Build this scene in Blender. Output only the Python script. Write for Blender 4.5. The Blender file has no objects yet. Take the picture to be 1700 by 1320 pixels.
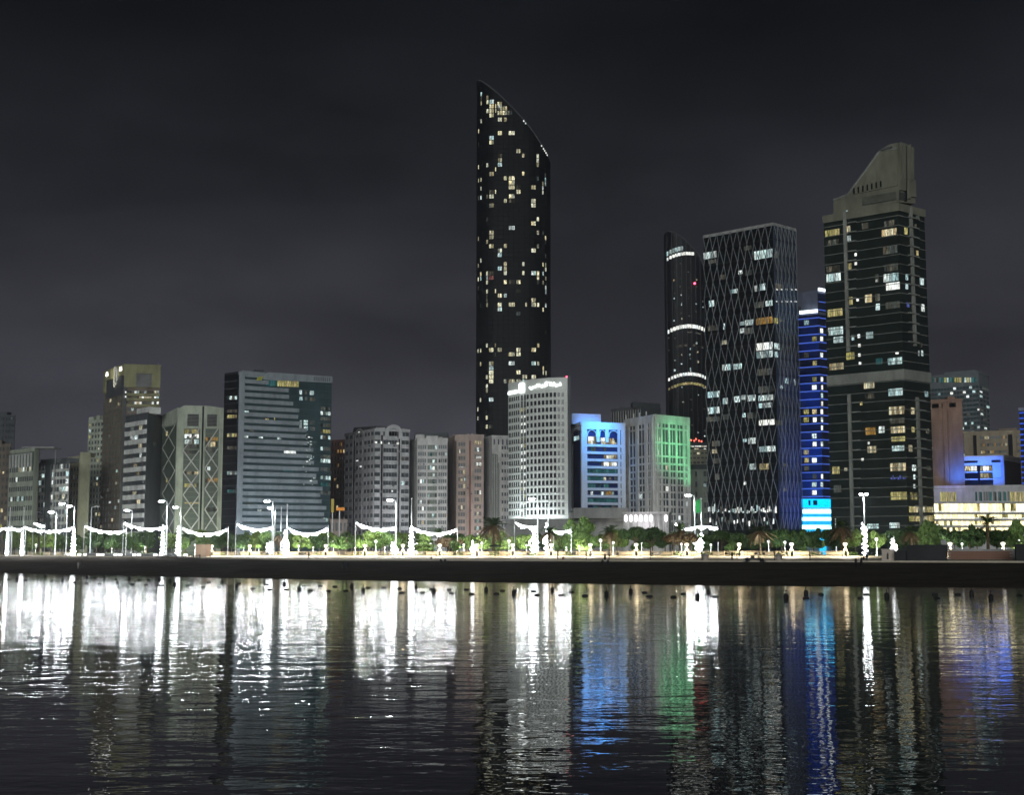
import bpy, bmesh, math, random
import numpy as np
from mathutils import Vector, Matrix
R = math.radians
random.seed(7); np.random.seed(7)
S = bpy.context.scene
COL = S.collection

# ------------------------------------------------------------------ camera, sky, fill sun, exposure
F = 2315.0                      # focal length in pixels of a 1700 px wide picture
CX, CY, HOR = 850.0, 660.0, 920.0
ZC = 4.6                        # camera height above the water
PITCH = math.atan((HOR - CY) / F)
cp, sp = math.cos(PITCH), math.sin(PITCH)
cam = bpy.data.cameras.new('camera'); cam_o = bpy.data.objects.new('camera', cam); COL.objects.link(cam_o)
cam.sensor_width = 36; cam.lens = 36 * F / 1700; cam.clip_start = .5; cam.clip_end = 20000
cam_o.location = (0, 0, ZC); cam_o.rotation_euler = (math.pi / 2 + PITCH, 0, 0)
S.camera = cam_o

SUN_EL, SUN_AZ = R(8), R(-7)   # added fill sun low behind the camera, brightens the facades
w = bpy.data.worlds.new('World'); S.world = w; w.use_nodes = True
nt = w.node_tree; nd = nt.nodes; ln = nt.links; nd.clear()
def N(t, **k):
    n = nd.new(t)
    for a, b in k.items(): setattr(n, a, b)
    return n
out = N('ShaderNodeOutputWorld'); bg = N('ShaderNodeBackground'); ln.new(bg.outputs[0], out.inputs[0])
tc = N('ShaderNodeTexCoord'); sep = N('ShaderNodeSeparateXYZ'); ln.new(tc.outputs['Generated'], sep.inputs[0])
ramp = N('ShaderNodeValToRGB'); ln.new(sep.outputs['Z'], ramp.inputs[0])
e = ramp.color_ramp.elements
stops = [(0.0, (.066, .065, .080)), (.09, (.056, .0555, .069)), (.18, (.0365, .0366, .0455)), (.27, (.0158, .0168, .0210)), (.36, (.0050, .0058, .0076)), (.55, (.003, .004, .006)), (1, (.002, .003, .005))]
e[0].position = 0; e[0].color = (*stops[0][1], 1); e[1].position = 1; e[1].color = (*stops[-1][1], 1)
for p_, c_ in stops[1:-1]:
    q = e.new(p_); q.color = (*c_, 1)
mp = N('ShaderNodeMapping'); mp.inputs['Scale'].default_value = (1, 1, 2.6); mp.inputs['Location'].default_value = (3.3, 8.0, .1)
ln.new(tc.outputs['Generated'], mp.inputs[0])
cl = N('ShaderNodeTexNoise'); cl.inputs['Scale'].default_value = 3.1; cl.inputs['Detail'].default_value = 5; cl.inputs['Roughness'].default_value = .52
ln.new(mp.outputs[0], cl.inputs['Vector'])
cr = N('ShaderNodeMapRange'); cr.inputs[1].default_value = .33; cr.inputs[2].default_value = .7; cr.inputs[3].default_value = .62; cr.inputs[4].default_value = 1.62
ln.new(cl.outputs['Fac'], cr.inputs[0])
mul = N('ShaderNodeVectorMath', operation='SCALE'); ln.new(ramp.outputs[0], mul.inputs[0]); ln.new(cr.outputs[0], mul.inputs['Scale'])
sky = N('ShaderNodeTexSky'); sky.sky_type = 'NISHITA'; sky.sun_disc = False; sky.sun_elevation = R(-6); sky.sun_rotation = SUN_AZ + math.pi
sk = N('ShaderNodeVectorMath', operation='SCALE'); sk.inputs['Scale'].default_value = .02; ln.new(sky.outputs[0], sk.inputs[0])
ad = N('ShaderNodeVectorMath', operation='ADD'); ln.new(mul.outputs[0], ad.inputs[0]); ln.new(sk.outputs[0], ad.inputs[1])
ln.new(ad.outputs[0], bg.inputs[0]); bg.inputs[1].default_value = 1.0

sun = bpy.data.lights.new('facade_fill', 'SUN'); sun.energy = 1.6; sun.angle = R(24); sun.color = (.95, 1, .98)
sun_o = bpy.data.objects.new('facade_fill', sun); COL.objects.link(sun_o)
sd = Vector((math.sin(SUN_AZ) * math.cos(SUN_EL), -math.cos(SUN_AZ) * math.cos(SUN_EL), math.sin(SUN_EL)))   # towards the light
sun_o.rotation_euler = sd.to_track_quat('Z', 'Y').to_euler()

S.view_settings.view_transform = 'Standard'; S.view_settings.look = 'None'
S.view_settings.exposure = 0; S.view_settings.gamma = 1
S.render.engine = 'CYCLES'
cy = S.cycles
cy.use_denoising = True; cy.max_bounces = 4; cy.diffuse_bounces = 1; cy.glossy_bounces = 2; cy.transmission_bounces = 2; cy.volume_bounces = 0
cy.sample_clamp_indirect = 90; cy.use_light_tree = True; cy.caustics_reflective = False; cy.caustics_refractive = False

# ------------------------------------------------------------------ pixel <-> world
def ray(px, py):
    u = (px - CX) / F; v = (CY - py) / F
    return u, cp - v * sp, sp + v * cp
def zof(py, Y):
    _, y, z = ray(CX, py); return ZC + Y * z / y
def xof(px, Y, py=900):
    u, y, _ = ray(px, py); return Y * u / y
def pt(px, Y, py=900): return np.array((xof(px, Y, py), Y))
def pyof(z, Y):
    t = (z - ZC) / Y; v = (t * cp - sp) / (cp + t * sp); return CY - v * F
def hit(fr, px, py):
    u, y, z = ray(px, py); d = np.array((u, y))
    t = np.dot(fr.A, fr.n) / np.dot(d, fr.n)
    return np.dot(d * t - fr.A, fr.u), ZC + t * z

# ------------------------------------------------------------------ materials
MATS = {}
def princ(name):
    m = bpy.data.materials.new(name); m.use_nodes = True
    return m, m.node_tree, m.node_tree.nodes['Principled BSDF']
def mat(name, col, rough=.8, spec=.25, var=.38, scale=.25, metal=0, bump=0):
    """plain surface with stains: colour varied by two noises in object space"""
    if name in MATS: return MATS[name]
    m, t, p = princ(name); n = t.nodes; l = t.links
    tc = n.new('ShaderNodeTexCoord')
    a = n.new('ShaderNodeTexNoise'); a.inputs['Scale'].default_value = scale; a.inputs['Detail'].default_value = 6; a.inputs['Roughness'].default_value = .65
    mp = n.new('ShaderNodeMapping'); mp.inputs['Scale'].default_value = (1, 1, .35)
    l.new(tc.outputs['Object'], mp.inputs[0]); l.new(mp.outputs[0], a.inputs['Vector'])
    r = n.new('ShaderNodeMapRange'); r.inputs[1].default_value = .3; r.inputs[2].default_value = .7; r.inputs[3].default_value = 1 - var; r.inputs[4].default_value = 1 + var * .6
    l.new(a.outputs['Fac'], r.inputs[0])
    s = n.new('ShaderNodeVectorMath'); s.operation = 'SCALE'; s.inputs[0].default_value = col; l.new(r.outputs[0], s.inputs['Scale'])
    l.new(s.outputs[0], p.inputs['Base Color'])
    p.inputs['Roughness'].default_value = rough; p.inputs['Specular IOR Level'].default_value = spec; p.inputs['Metallic'].default_value = metal
    if bump:
        b = n.new('ShaderNodeBump'); b.inputs['Strength'].default_value = bump; b.inputs['Distance'].default_value = .2
        l.new(a.outputs['Fac'], b.inputs['Height']); l.new(b.outputs[0], p.inputs['Normal'])
    MATS[name] = m; return m
def glass(name, col, rough=.12, spec=.35):
    return mat(name, col, rough, spec, .35, .15)
def emit(name, col, strength, sampling='AUTO'):
    if name in MATS: return MATS[name]
    m = bpy.data.materials.new(name); m.use_nodes = True; t = m.node_tree; t.nodes.clear()
    o = t.nodes.new('ShaderNodeOutputMaterial'); e = t.nodes.new('ShaderNodeEmission')
    e.inputs[0].default_value = (*col, 1); e.inputs[1].default_value = strength
    t.links.new(e.outputs[0], o.inputs[0]); m.cycles.emission_sampling = sampling
    MATS[name] = m; return m
def litwin(name, cols, strength, lo=.25, contrast=1.0):
    """a lit window: brightness differs from window to window, curtains and furniture break it up"""
    m = bpy.data.materials.new(name); m.use_nodes = True; t = m.node_tree; t.nodes.clear(); n = t.nodes; l = t.links
    o = n.new('ShaderNodeOutputMaterial'); e = n.new('ShaderNodeEmission'); l.new(e.outputs[0], o.inputs[0])
    oi = n.new('ShaderNodeObjectInfo'); rp = n.new('ShaderNodeValToRGB'); l.new(oi.outputs['Random'], rp.inputs[0])
    el = rp.color_ramp.elements; k = len(cols)
    el[0].position = 0; el[0].color = (*cols[0], 1); el[1].position = 1; el[1].color = (*cols[-1], 1)
    for i in range(1, k - 1): q = el.new(i / (k - 1)); q.color = (*cols[i], 1)
    l.new(rp.outputs[0], e.inputs[0])
    tc = n.new('ShaderNodeTexCoord'); mp = n.new('ShaderNodeMapping'); mp.inputs['Scale'].default_value = (4.5, 1, 1.6)
    l.new(tc.outputs['Object'], mp.inputs[0])
    m1 = n.new('ShaderNodeMath'); m1.operation = 'MULTIPLY'; m1.inputs[1].default_value = 173; l.new(oi.outputs['Random'], m1.inputs[0])
    cb = n.new('ShaderNodeCombineXYZ'); l.new(m1.outputs[0], cb.inputs[1]); l.new(cb.outputs[0], mp.inputs['Location'])
    ns = n.new('ShaderNodeTexNoise'); ns.inputs['Scale'].default_value = 1.0; ns.inputs['Detail'].default_value = 3; l.new(mp.outputs[0], ns.inputs['Vector'])
    mr = n.new('ShaderNodeMapRange'); mr.inputs[1].default_value = .36; mr.inputs[2].default_value = .64; mr.inputs[3].default_value = max(0, 1 - .85 * contrast); mr.inputs[4].default_value = 1 + .35 * contrast
    l.new(ns.outputs['Fac'], mr.inputs[0])
    wn = n.new('ShaderNodeMath'); wn.operation = 'FRACT'; m2 = n.new('ShaderNodeMath'); m2.operation = 'MULTIPLY'; m2.inputs[1].default_value = 37.7
    l.new(oi.outputs['Random'], m2.inputs[0]); l.new(m2.outputs[0], wn.inputs[0])
    mr2 = n.new('ShaderNodeMapRange'); mr2.inputs[3].default_value = strength * lo; mr2.inputs[4].default_value = strength; l.new(wn.outputs[0], mr2.inputs[0])
    mm = n.new('ShaderNodeMath'); mm.operation = 'MULTIPLY'; l.new(mr.outputs[0], mm.inputs[0]); l.new(mr2.outputs[0], mm.inputs[1])
    l.new(mm.outputs[0], e.inputs[1]); m.cycles.emission_sampling = 'NONE'
    MATS[name] = m; return m
WARM = litwin('lit warm', [(1, .80, .42), (1, .9, .6), (.95, .95, .7), (1, .74, .36)], 1.0, .2)
TOWER = litwin('lit pale yellow', [(1, .90, .52), (.95, .92, .62), (.9, .93, .75), (1, .84, .45)], 1.5, .16)
COOL = litwin('lit cool', [(.55, .85, .88), (.75, .95, .95), (.9, 1, .95), (.6, .9, .85)], 1.35, .3)
WHITE = litwin('lit white', [(.9, 1, 1), (1, 1, .94), (.95, 1, .9)], 1.7, .6, .6)
YEL = litwin('lit yellow', [(.75, .70, .22), (.95, .85, .35), (1, .8, .4)], .75, .35)
DIM = litwin('lit dim', [(.5, .62, .6), (.6, .62, .5), (.62, .55, .4)], .22, .2)
ORANGE = litwin('lit orange', [(1, .55, .12), (1, .62, .2)], .5, .6)
RED = litwin('lit red', [(1, .3, .25), (1, .4, .4)], .35, .4)
TEAL = litwin('lit teal', [(.12, .55, .55), (.2, .7, .7), (.1, .45, .5)], .3, .3)
BLUEW = litwin('lit blue', [(.15, .2, 1), (.25, .35, 1)], .9, .5)
KIND = dict(w=WARM, c=COOL, p=WHITE, y=YEL, d=DIM, o=ORANGE, r=RED, t=TEAL, b=BLUEW, k=TOWER)

# ------------------------------------------------------------------ mesh collector and object helpers
class MB:
    def __init__(s): s.v = []; s.f = []
    def box(s, x0, x1, y0, y1, z0, z1):
        k = len(s.v); s.v += [(x0, y0, z0), (x1, y0, z0), (x1, y1, z0), (x0, y1, z0), (x0, y0, z1), (x1, y0, z1), (x1, y1, z1), (x0, y1, z1)]
        s.f += [(k, k + 3, k + 2, k + 1), (k + 4, k + 5, k + 6, k + 7), (k, k + 1, k + 5, k + 4), (k + 1, k + 2, k + 6, k + 5), (k + 2, k + 3, k + 7, k + 6), (k + 3, k, k + 4, k + 7)]; return s
    def fbox(s, fr, u0, u1, n0, n1, z0, z1):
        k = len(s.v)
        for z in (z0, z1):
            for (u, n) in ((u0, n1), (u1, n1), (u1, n0), (u0, n0)): s.v.append(tuple(fr.pt(u, n, z)))
        s.f += [(k, k + 3, k + 2, k + 1), (k + 4, k + 5, k + 6, k + 7), (k, k + 1, k + 5, k + 4), (k + 1, k + 2, k + 6, k + 5), (k + 2, k + 3, k + 7, k + 6), (k + 3, k, k + 4, k + 7)]; return s
    def prism(s, poly, z0, z1):
        """poly counter-clockwise seen from above; z1 may be a list"""
        k = len(s.v); n = len(poly); zt = z1 if hasattr(z1, '__len__') else [z1] * n
        s.v += [(p[0], p[1], z0) for p in poly] + [(p[0], p[1], z) for p, z in zip(poly, zt)]
        s.f += [tuple(range(k + n - 1, k - 1, -1)), tuple(range(k + n, k + 2 * n))] + [(k + i, k + (i + 1) % n, k + n + (i + 1) % n, k + n + i) for i in range(n)]; return s
    def fprism(s, fr, poly, n0, n1):
        """poly of (u,z) drawn on the facade, pushed from n0 out to n1"""
        k = len(s.v); m = len(poly)
        s.v += [tuple(fr.pt(u, n0, z)) for u, z in poly] + [tuple(fr.pt(u, n1, z)) for u, z in poly]
        s.f += [tuple(range(k, k + m)), tuple(range(k + 2 * m - 1, k + m - 1, -1))] + [(k + i, k + m + i, k + m + (i + 1) % m, k + (i + 1) % m) for i in range(m)]; return s
    def tube(s, pts, r, n=6, cap=True):
        pts = [np.array(p, float) for p in pts]; k0 = len(s.v); rr = r if hasattr(r, '__len__') else [r] * len(pts)
        for i, p in enumerate(pts):
            d = pts[min(i + 1, len(pts) - 1)] - pts[max(i - 1, 0)]; d = d / (np.linalg.norm(d) + 1e-9)
            a = np.cross(d, (0, 0, 1) if abs(d[2]) < .9 else (1, 0, 0)); a /= np.linalg.norm(a) + 1e-9; b = np.cross(d, a)
            for j in range(n):
                t = 2 * math.pi * j / n; s.v.append(tuple(p + rr[i] * (math.cos(t) * a + math.sin(t) * b)))
        for i in range(len(pts) - 1):
            for j in range(n):
                q = k0 + i * n; s.f.append((q + j, q + (j + 1) % n, q + n + (j + 1) % n, q + n + j))
        if cap:
            s.f.append(tuple(range(k0, k0 + n))); q = k0 + (len(pts) - 1) * n; s.f.append(tuple(range(q + n - 1, q - 1, -1)))
        return s
    def lathe(s, prof, n=10, c=(0, 0, 0), sx=1, sy=1):
        k0 = len(s.v)
        for r, z in prof:
            for j in range(n):
                t = 2 * math.pi * j / n; s.v.append((c[0] + sx * r * math.cos(t), c[1] + sy * r * math.sin(t), c[2] + z))
        for i in range(len(prof) - 1):
            for j in range(n):
                q = k0 + i * n; s.f.append((q + j, q + (j + 1) % n, q + n + (j + 1) % n, q + n + j))
        s.f.append(tuple(range(k0 + n - 1, k0 - 1, -1))); q = k0 + (len(prof) - 1) * n; s.f.append(tuple(range(q, q + n))); return s
    def ball(s, c, r, n=8, m=5, sz=1):
        return s.lathe([(r * math.sin(math.pi * (i + .02) / (m + .04)) + 1e-4, -r * sz * math.cos(math.pi * i / m)) for i in range(m + 1)], n, c)
    def mesh(s, name, m, base=(0, 0, 0), smooth=False):
        me = bpy.data.meshes.new(name)
        v = np.array(s.v, float) - np.array(base, float)
        me.from_pydata(v.tolist(), [], s.f)
        if m: me.materials.append(m)
        if smooth: me.polygons.foreach_set('use_smooth', [True] * len(me.polygons))
        me.update(); return me
    def build(s, name, m, parent=None, base=None, smooth=False):
        if base is None: base = tuple(parent.location) if parent else (0, 0, 0)
        o = bpy.data.objects.new(name, s.mesh(name, m, base, smooth)); COL.objects.link(o)
        if parent: o.parent = parent
        else: o.location = base
        return o
class Fr:
    """a vertical facade plane from A to B (left to right seen from the sea)"""
    def __init__(s, A, B):
        s.A = np.array(A, float); s.B = np.array(B, float); d = s.B - s.A; s.L = float(np.linalg.norm(d)); s.u = d / s.L; s.n = np.array((s.u[1], -s.u[0])); s.rot = math.atan2(s.u[1], s.u[0])
    def pt(s, u, n, z):
        p = s.A + s.u * u + s.n * n; return np.array((p[0], p[1], z))
def tag(o, label=None, cat=None, group=None, kind=None):
    if label: o['label'] = label
    if cat: o['category'] = cat
    if group: o['group'] = group
    if kind: o['kind'] = kind
    return o
def empty(name, loc, rz=0):
    o = bpy.data.objects.new(name, None); o.location = loc; o.rotation_euler = (0, 0, rz); o.empty_display_size = .5; COL.objects.link(o); return o
def inst(name, me, parent=None, loc=(0, 0, 0), rz=0, sc=(1, 1, 1)):
    o = bpy.data.objects.new(name, me); COL.objects.link(o); o.parent = parent; o.location = loc; o.rotation_euler = (0, 0, rz); o.scale = sc; return o
def light(name, kind, loc, power, col=(1, 1, 1), parent=None, size=.15, target=None, spot=None, blend=.6):
    d = bpy.data.lights.new(name, kind); d.energy = power; d.color = col
    if kind == 'AREA': d.size = size
    else: d.shadow_soft_size = size
    if spot: d.spot_size = R(spot); d.spot_blend = blend
    o = bpy.data.objects.new(name, d); COL.objects.link(o)
    o.location = Vector(loc) - (parent.location if parent else Vector())
    if parent: o.parent = parent
    if target is not None: o.rotation_euler = (Vector(loc) - Vector(target)).to_track_quat('Z', 'Y').to_euler()
    return o
UNIT = {}
def unit(m):
    if m.name not in UNIT: UNIT[m.name] = MB().box(-.5, .5, -.5, .5, -.5, .5).mesh('window', m)
    return UNIT[m.name]
class Bld:
    """one building: an Empty at its foot, body prism, facades as frames"""
    def __init__(s, name, label, pts, ytop, wall, back=18, cat='building', z0=4.0, ref=0, top=0, roof=None, body=True, side_back=None):
        s.z0 = z0; s.z1 = zof(ytop, pts[ref][1]) + top
        s.P = [pt(px, Y, ytop) for px, Y in pts]
        s.fr = [Fr(a, b) for a, b in zip(s.P[:-1], s.P[1:])]
        s.name = name; s.short = None; s.n = 0; s.wall = wall; s.px = (pts[0][0], pts[-1][0])
        c = sum(s.P) / len(s.P); s.root = empty(name, (float(c[0]), float(c[1]), z0)); tag(s.root, label, cat)
        d = np.array((c[0] / c[1] * back, back)) if side_back is None else np.array(side_back)
        s.poly = list(s.P) + [s.P[-1] + d, s.P[0] + d]
        if body:
            s.part('wall', MB().prism(s.poly, z0 - 1.5, s.z1), wall)
            ctr = sum(s.poly) / len(s.poly)
            def off(k): return [ctr + (p - ctr) * (1 + k / max(1, np.linalg.norm(p - ctr))) for p in s.poly]
            s.part('parapet', MB().prism(off(.45), s.z1 - .9, s.z1 + .5), roof or wall)
    def part(s, name, mb, m, smooth=False): return mb.build(name, m, s.root, smooth=smooth)
    def win(s, fr, u0, u1, z0, z1, m, n=.14, d=.08, name='window'):
        c = fr.pt((u0 + u1) / 2, n, (z0 + z1) / 2); b = s.root.location
        s.n += 1
        return inst(name, unit(m), s.root, (c[0] - b[0], c[1] - b[1], c[2] - b[2]), fr.rot, (abs(u1 - u0), d, abs(z1 - z0)))
    def px_win(s, k, x0, y0, x1, y1, kind='w', panes=1, n=.14):
        fr = s.fr[k] if isinstance(k, int) else k
        xm, ym = (x0 + x1) / 2, (y0 + y1) / 2
        ua, _ = hit(fr, x0, ym); ub, _ = hit(fr, x1, ym); _, zt = hit(fr, xm, y0); _, zb = hit(fr, xm, y1)
        for i in range(panes):
            g = (ub - ua) * .05 / panes if panes > 1 else 0
            s.win(fr, ua + (ub - ua) * i / panes + g, ua + (ub - ua) * (i + 1) / panes - g, zb, zt, KIND[kind], n)
    def fac(s, k, rows, cols, hf=.5, wf=.7, z0=None, z1=None, u0=0, u1=1, glassm=None, wall=None, lit=0., kinds='w', depth=.4, each=True, sill=.25, limit=280, name='facade_grid', glaze=True, force=None, light_cols=None):
        fr = s.fr[k] if isinstance(k, int) else k
        z0 = s.z0 if z0 is None else z0; z1 = s.z1 - 1.2 if z1 is None else z1
        u0 *= fr.L; u1 *= fr.L; wall = wall or s.wall; glassm = glassm or GL
        ch = (z1 - z0) / rows; cw = (u1 - u0) / cols
        if glaze: s.part('glazing', MB().fbox(fr, u0, u1, .02, .1, z0, z1), glassm)
        g = MB()
        if hf < 1:
            for r in range(rows):
                zb = z0 + r * ch; g.fbox(fr, u0, u1, .03, depth, zb, zb + ch * (1 - hf))
        if wf < 1:
            pw = cw * (1 - wf) / 2
            for c in range(cols + 1):
                a = max(u0, u0 + c * cw - pw); b = min(u1, u0 + c * cw + pw); g.fbox(fr, a, b, .04, depth + .04, z0 - .01, z1 + .01)
        if g.v: s.part(name, g, wall)
        for r in range(rows):
            for c in range(cols):
                on = random.random() < lit * (light_cols[c] if light_cols else 1)
                if force and (r, c) in force: on = True
                if not on and (not each or s.n >= limit): continue
                a = u0 + c * cw + cw * (1 - wf) / 2 + .03; b = u0 + (c + 1) * cw - cw * (1 - wf) / 2 - .03
                zb = z0 + r * ch + ch * (1 - hf) + .03; zt = z0 + (r + 1) * ch - .03
                if on:
                    kd = random.choice(kinds)
                    if random.random() < .35: a += (b - a) * random.uniform(0, .4)
                    if random.random() < .3: zt -= (zt - zb) * random.uniform(0, .4)
                s.win(fr, a, b, zb, zt, KIND[kd] if on else glassm)
    def units(s, k, n):
        """air-conditioning units hung on the facade"""
        fr = s.fr[k]
        for i in range(n):
            u, z = random.uniform(1, fr.L - 1), s.z0 + 6 + int(random.uniform(0, (s.z1 - s.z0 - 12) / 3.2)) * 3.2
            s.part('cooling_unit', MB().fbox(fr, u - .5, u + .5, .5, 1.1, z, z + .75), random.choice((CONC, W_DARK)))
    def clutter(s, n=4, h=3, m=None):
        """lift housings, tanks and air-conditioning units on the roof"""
        ctr = sum(s.poly) / len(s.poly)
        for i in range(n):
            p = ctr + (s.poly[random.randrange(len(s.poly))] - ctr) * random.uniform(.1, .7)
            a, b, c = random.uniform(1, 3), random.uniform(1, 3), random.uniform(.4, 1) * h
            s.part('roof_plant', MB().box(p[0] - a, p[0] + a, p[1] - b, p[1] + b, s.z1 - .2, s.z1 + c + .5).box(p[0] - a * .8, p[0] + a * .8, p[1] - b * .8, p[1] + b * .8, s.z1 + c + .5, s.z1 + c + .8), m or s.wall)
GL = glass('dark glass', (.07, .077, .083), .3, .2)
GLT = glass('teal glass', (.042, .072, .080), .25, .2)
GLG = glass('green grey glass', (.075, .10, .075), .3, .2)
GLB = glass('blue glass', (.02, .03, .09))
BLK = mat('black glass', (.006, .007, .009), .35, .03)
# ------------------------------------------------------------------ the setting: water, beach, promenade, park ground, road
def lerp(xs, ys): return lambda x: float(np.interp(x, xs, ys))
SHORE_PY = lerp([-400, 0, 300, 600, 850, 1200, 1700, 2200], [949, 951, 958, 963.5, 967.5, 972, 976, 979])
EDGE_Y = lerp([-400, 0, 400, 850, 1300, 1700, 2200], [450, 425, 360, 318, 290, 272, 262])
EDGE_Z = lerp([-400, 0, 300, 520, 2200], [4.0, 4.0, 3.55, 3.0, 2.85])
PARK_Z = 4.15
def shore_y(px): return ZC * F / (SHORE_PY(px) - HOR)
def ramp_y(px): return EDGE_Y(px) + 26
def ground_z(px, Y):
    s, e_, r = shore_y(px), EDGE_Y(px), ramp_y(px)
    if Y < e_: return max(0, EDGE_Z(px) * (Y - s) / (e_ - s))
    return EDGE_Z(px) + (PARK_Z - EDGE_Z(px)) * min(1, (Y - e_) / (r - e_))
def strip(name, rows, m, pxs, dz=0, smooth=True):
    """rows: functions px -> (Y, z); a sheet across all azimuths"""
    mb = MB(); n = len(pxs)
    for fn in rows:
        for px in pxs:
            Y, z = fn(px); mb.v.append(((px - CX) / F / cp * Y, Y, z + dz))
    for i in range(len(rows) - 1):
        for j in range(n - 1): mb.f.append((i * n + j, i * n + j + 1, (i + 1) * n + j + 1, (i + 1) * n + j))
    o = mb.build(name, m, smooth=smooth); o['kind'] = 'structure'; return o
PXS = list(range(-3000, 4801, 60))
# water
wm, wt, wp = princ('sea water'); n = wt.nodes; l = wt.links
wp.inputs['Base Color'].default_value = (.004, .006, .008, 1); wp.inputs['Roughness'].default_value = .014; wp.inputs['IOR'].default_value = 1.27
tc = n.new('ShaderNodeTexCoord')
def wave(scale, sx, sy, detail, amp, rot=0, rough=.5):
    mp = n.new('ShaderNodeMapping'); mp.inputs['Scale'].default_value = (sx, sy, 1); mp.inputs['Rotation'].default_value = (0, 0, R(rot))
    l.new(tc.outputs['Object'], mp.inputs[0])
    t = n.new('ShaderNodeTexNoise'); t.noise_dimensions = '2D'; t.inputs['Scale'].default_value = scale; t.inputs['Detail'].default_value = detail; t.inputs['Roughness'].default_value = rough
    l.new(mp.outputs[0], t.inputs['Vector'])
    k = n.new('ShaderNodeMath'); k.operation = 'MULTIPLY'; k.inputs[1].default_value = amp; l.new(t.outputs['Fac'], k.inputs[0]); return k.outputs[0]
def madd(a, b):
    k = n.new('ShaderNodeMath'); k.operation = 'ADD'; l.new(a, k.inputs[0]); l.new(b, k.inputs[1]); return k.outputs[0]
hgt = madd(madd(wave(1.5, .55, 1, 2, .014, 6), wave(.42, .5, 1, 2, .034, -9)), wave(4.2, .7, 1, 1, .0032, 3))
# calmer and rougher patches of wind
pt_n = n.new('ShaderNodeTexNoise'); pt_n.noise_dimensions = '2D'; pt_n.inputs['Scale'].default_value = .035; pt_n.inputs['Detail'].default_value = 2
l.new(tc.outputs['Object'], pt_n.inputs['Vector'])
pr = n.new('ShaderNodeMapRange'); pr.inputs[1].default_value = .35; pr.inputs[2].default_value = .65; pr.inputs[3].default_value = .6; pr.inputs[4].default_value = 1.25; l.new(pt_n.outputs['Fac'], pr.inputs[0])
bp = n.new('ShaderNodeBump'); bp.inputs['Distance'].default_value = 1.0; l.new(hgt, bp.inputs['Height']); l.new(pr.outputs[0], bp.inputs['Strength']); l.new(bp.outputs[0], wp.inputs['Normal'])
wb = MB(); wb.v = [(-3000, -3000, 0), (3000, -3000, 0), (3000, 520, 0), (-3000, 520, 0)]; wb.f = [(0, 1, 2, 3)]
wb.build('water', wm)['kind'] = 'structure'
# sand
sm, st, sp_ = princ('wet sand'); n = st.nodes; l = st.links
tc = n.new('ShaderNodeTexCoord'); a = n.new('ShaderNodeTexNoise'); a.inputs['Scale'].default_value = .12; a.inputs['Detail'].default_value = 8; a.inputs['Roughness'].default_value = .7
l.new(tc.outputs['Object'], a.inputs['Vector'])
cr = n.new('ShaderNodeValToRGB'); cr.color_ramp.elements[0].color = (.045, .040, .034, 1); cr.color_ramp.elements[1].color = (.11, .096, .078, 1); cr.color_ramp.elements[0].position = .3; cr.color_ramp.elements[1].position = .7
l.new(a.outputs['Fac'], cr.inputs[0]); l.new(cr.outputs[0], sp_.inputs['Base Color']); sp_.inputs['Roughness'].default_value = .95; sp_.inputs['Specular IOR Level'].default_value = 0
b = n.new('ShaderNodeBump'); b.inputs['Distance'].default_value = .25; b.inputs['Strength'].default_value = .5
a2 = n.new('ShaderNodeTexNoise'); a2.inputs['Scale'].default_value = 1.2; a2.inputs['Detail'].default_value = 5; l.new(tc.outputs['Object'], a2.inputs['Vector']); l.new(a2.outputs['Fac'], b.inputs['Height']); l.new(b.outputs[0], sp_.inputs['Normal'])
def hummock(px, k): return .10 * math.sin(px * .021 + k * 2.1) + .06 * math.sin(px * .057 + k)
strip('beach', [lambda p: (shore_y(p) - 25, -1.6)] + [(lambda p, k=k: ((lambda s, e_: (s + (e_ - s) * k, EDGE_Z(p) * k + (hummock(p, k * 6) if 0 < k < 1 else 0)))(shore_y(p), EDGE_Y(p)))) for k in (0, .15, .3, .5, .7, .85, 1)], sm, PXS)
PAVE = mat('promenade paving', (.42, .37, .29), .75, .25, .2, .8)
strip('promenade', [lambda p: (EDGE_Y(p) - .5, EDGE_Z(p) - 1.2), lambda p: (EDGE_Y(p) - .5, EDGE_Z(p) + .35), lambda p: (EDGE_Y(p) + .1, EDGE_Z(p) + .35), lambda p: (EDGE_Y(p) + .12, EDGE_Z(p) + .01), lambda p: (ramp_y(p), PARK_Z)], PAVE, PXS, smooth=False)
LAWN = mat('lawn', (.07, .12, .03), .95, .1, .4, .5, bump=.6)
strip('lawn', [lambda p: (ramp_y(p), PARK_Z + .0), lambda p: (ramp_y(p) + 1.2, PARK_Z + .06), lambda p: (ramp_y(p) + 70, PARK_Z + .06)], LAWN, PXS)
strip('pavement', [lambda p: (ramp_y(p) + 70, PARK_Z + .06), lambda p: (ramp_y(p) + 70.05, PARK_Z + .12), lambda p: (ramp_y(p) + 78, PARK_Z + .12), lambda p: (ramp_y(p) + 78.05, PARK_Z - .02)], PAVE, PXS, smooth=False)
ASPH = mat('asphalt', (.05, .05, .052), .8, .3, .3, .6)
strip('road', [lambda p: (ramp_y(p) + 78.05, PARK_Z - .02), lambda p: (ramp_y(p) + 104, PARK_Z - .02)], ASPH, PXS)
strip('ground', [lambda p: (ramp_y(p) + 104, PARK_Z - .02), lambda p: (ramp_y(p) + 104.1, PARK_Z + .1), lambda p: (1200, PARK_Z + .1), lambda p: (9000, PARK_Z + .1)], mat('city ground', (.16, .15, .13), .9, .2, .3, .1), PXS, smooth=False)
lm = MB()
for px in range(-300, 2100, 16):
    Y = ramp_y(px) + 91; x = xof(px, Y); lm.box(x - .9, x + .9, Y - .08, Y + .08, PARK_Z - .016, PARK_Z - .012)
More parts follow.
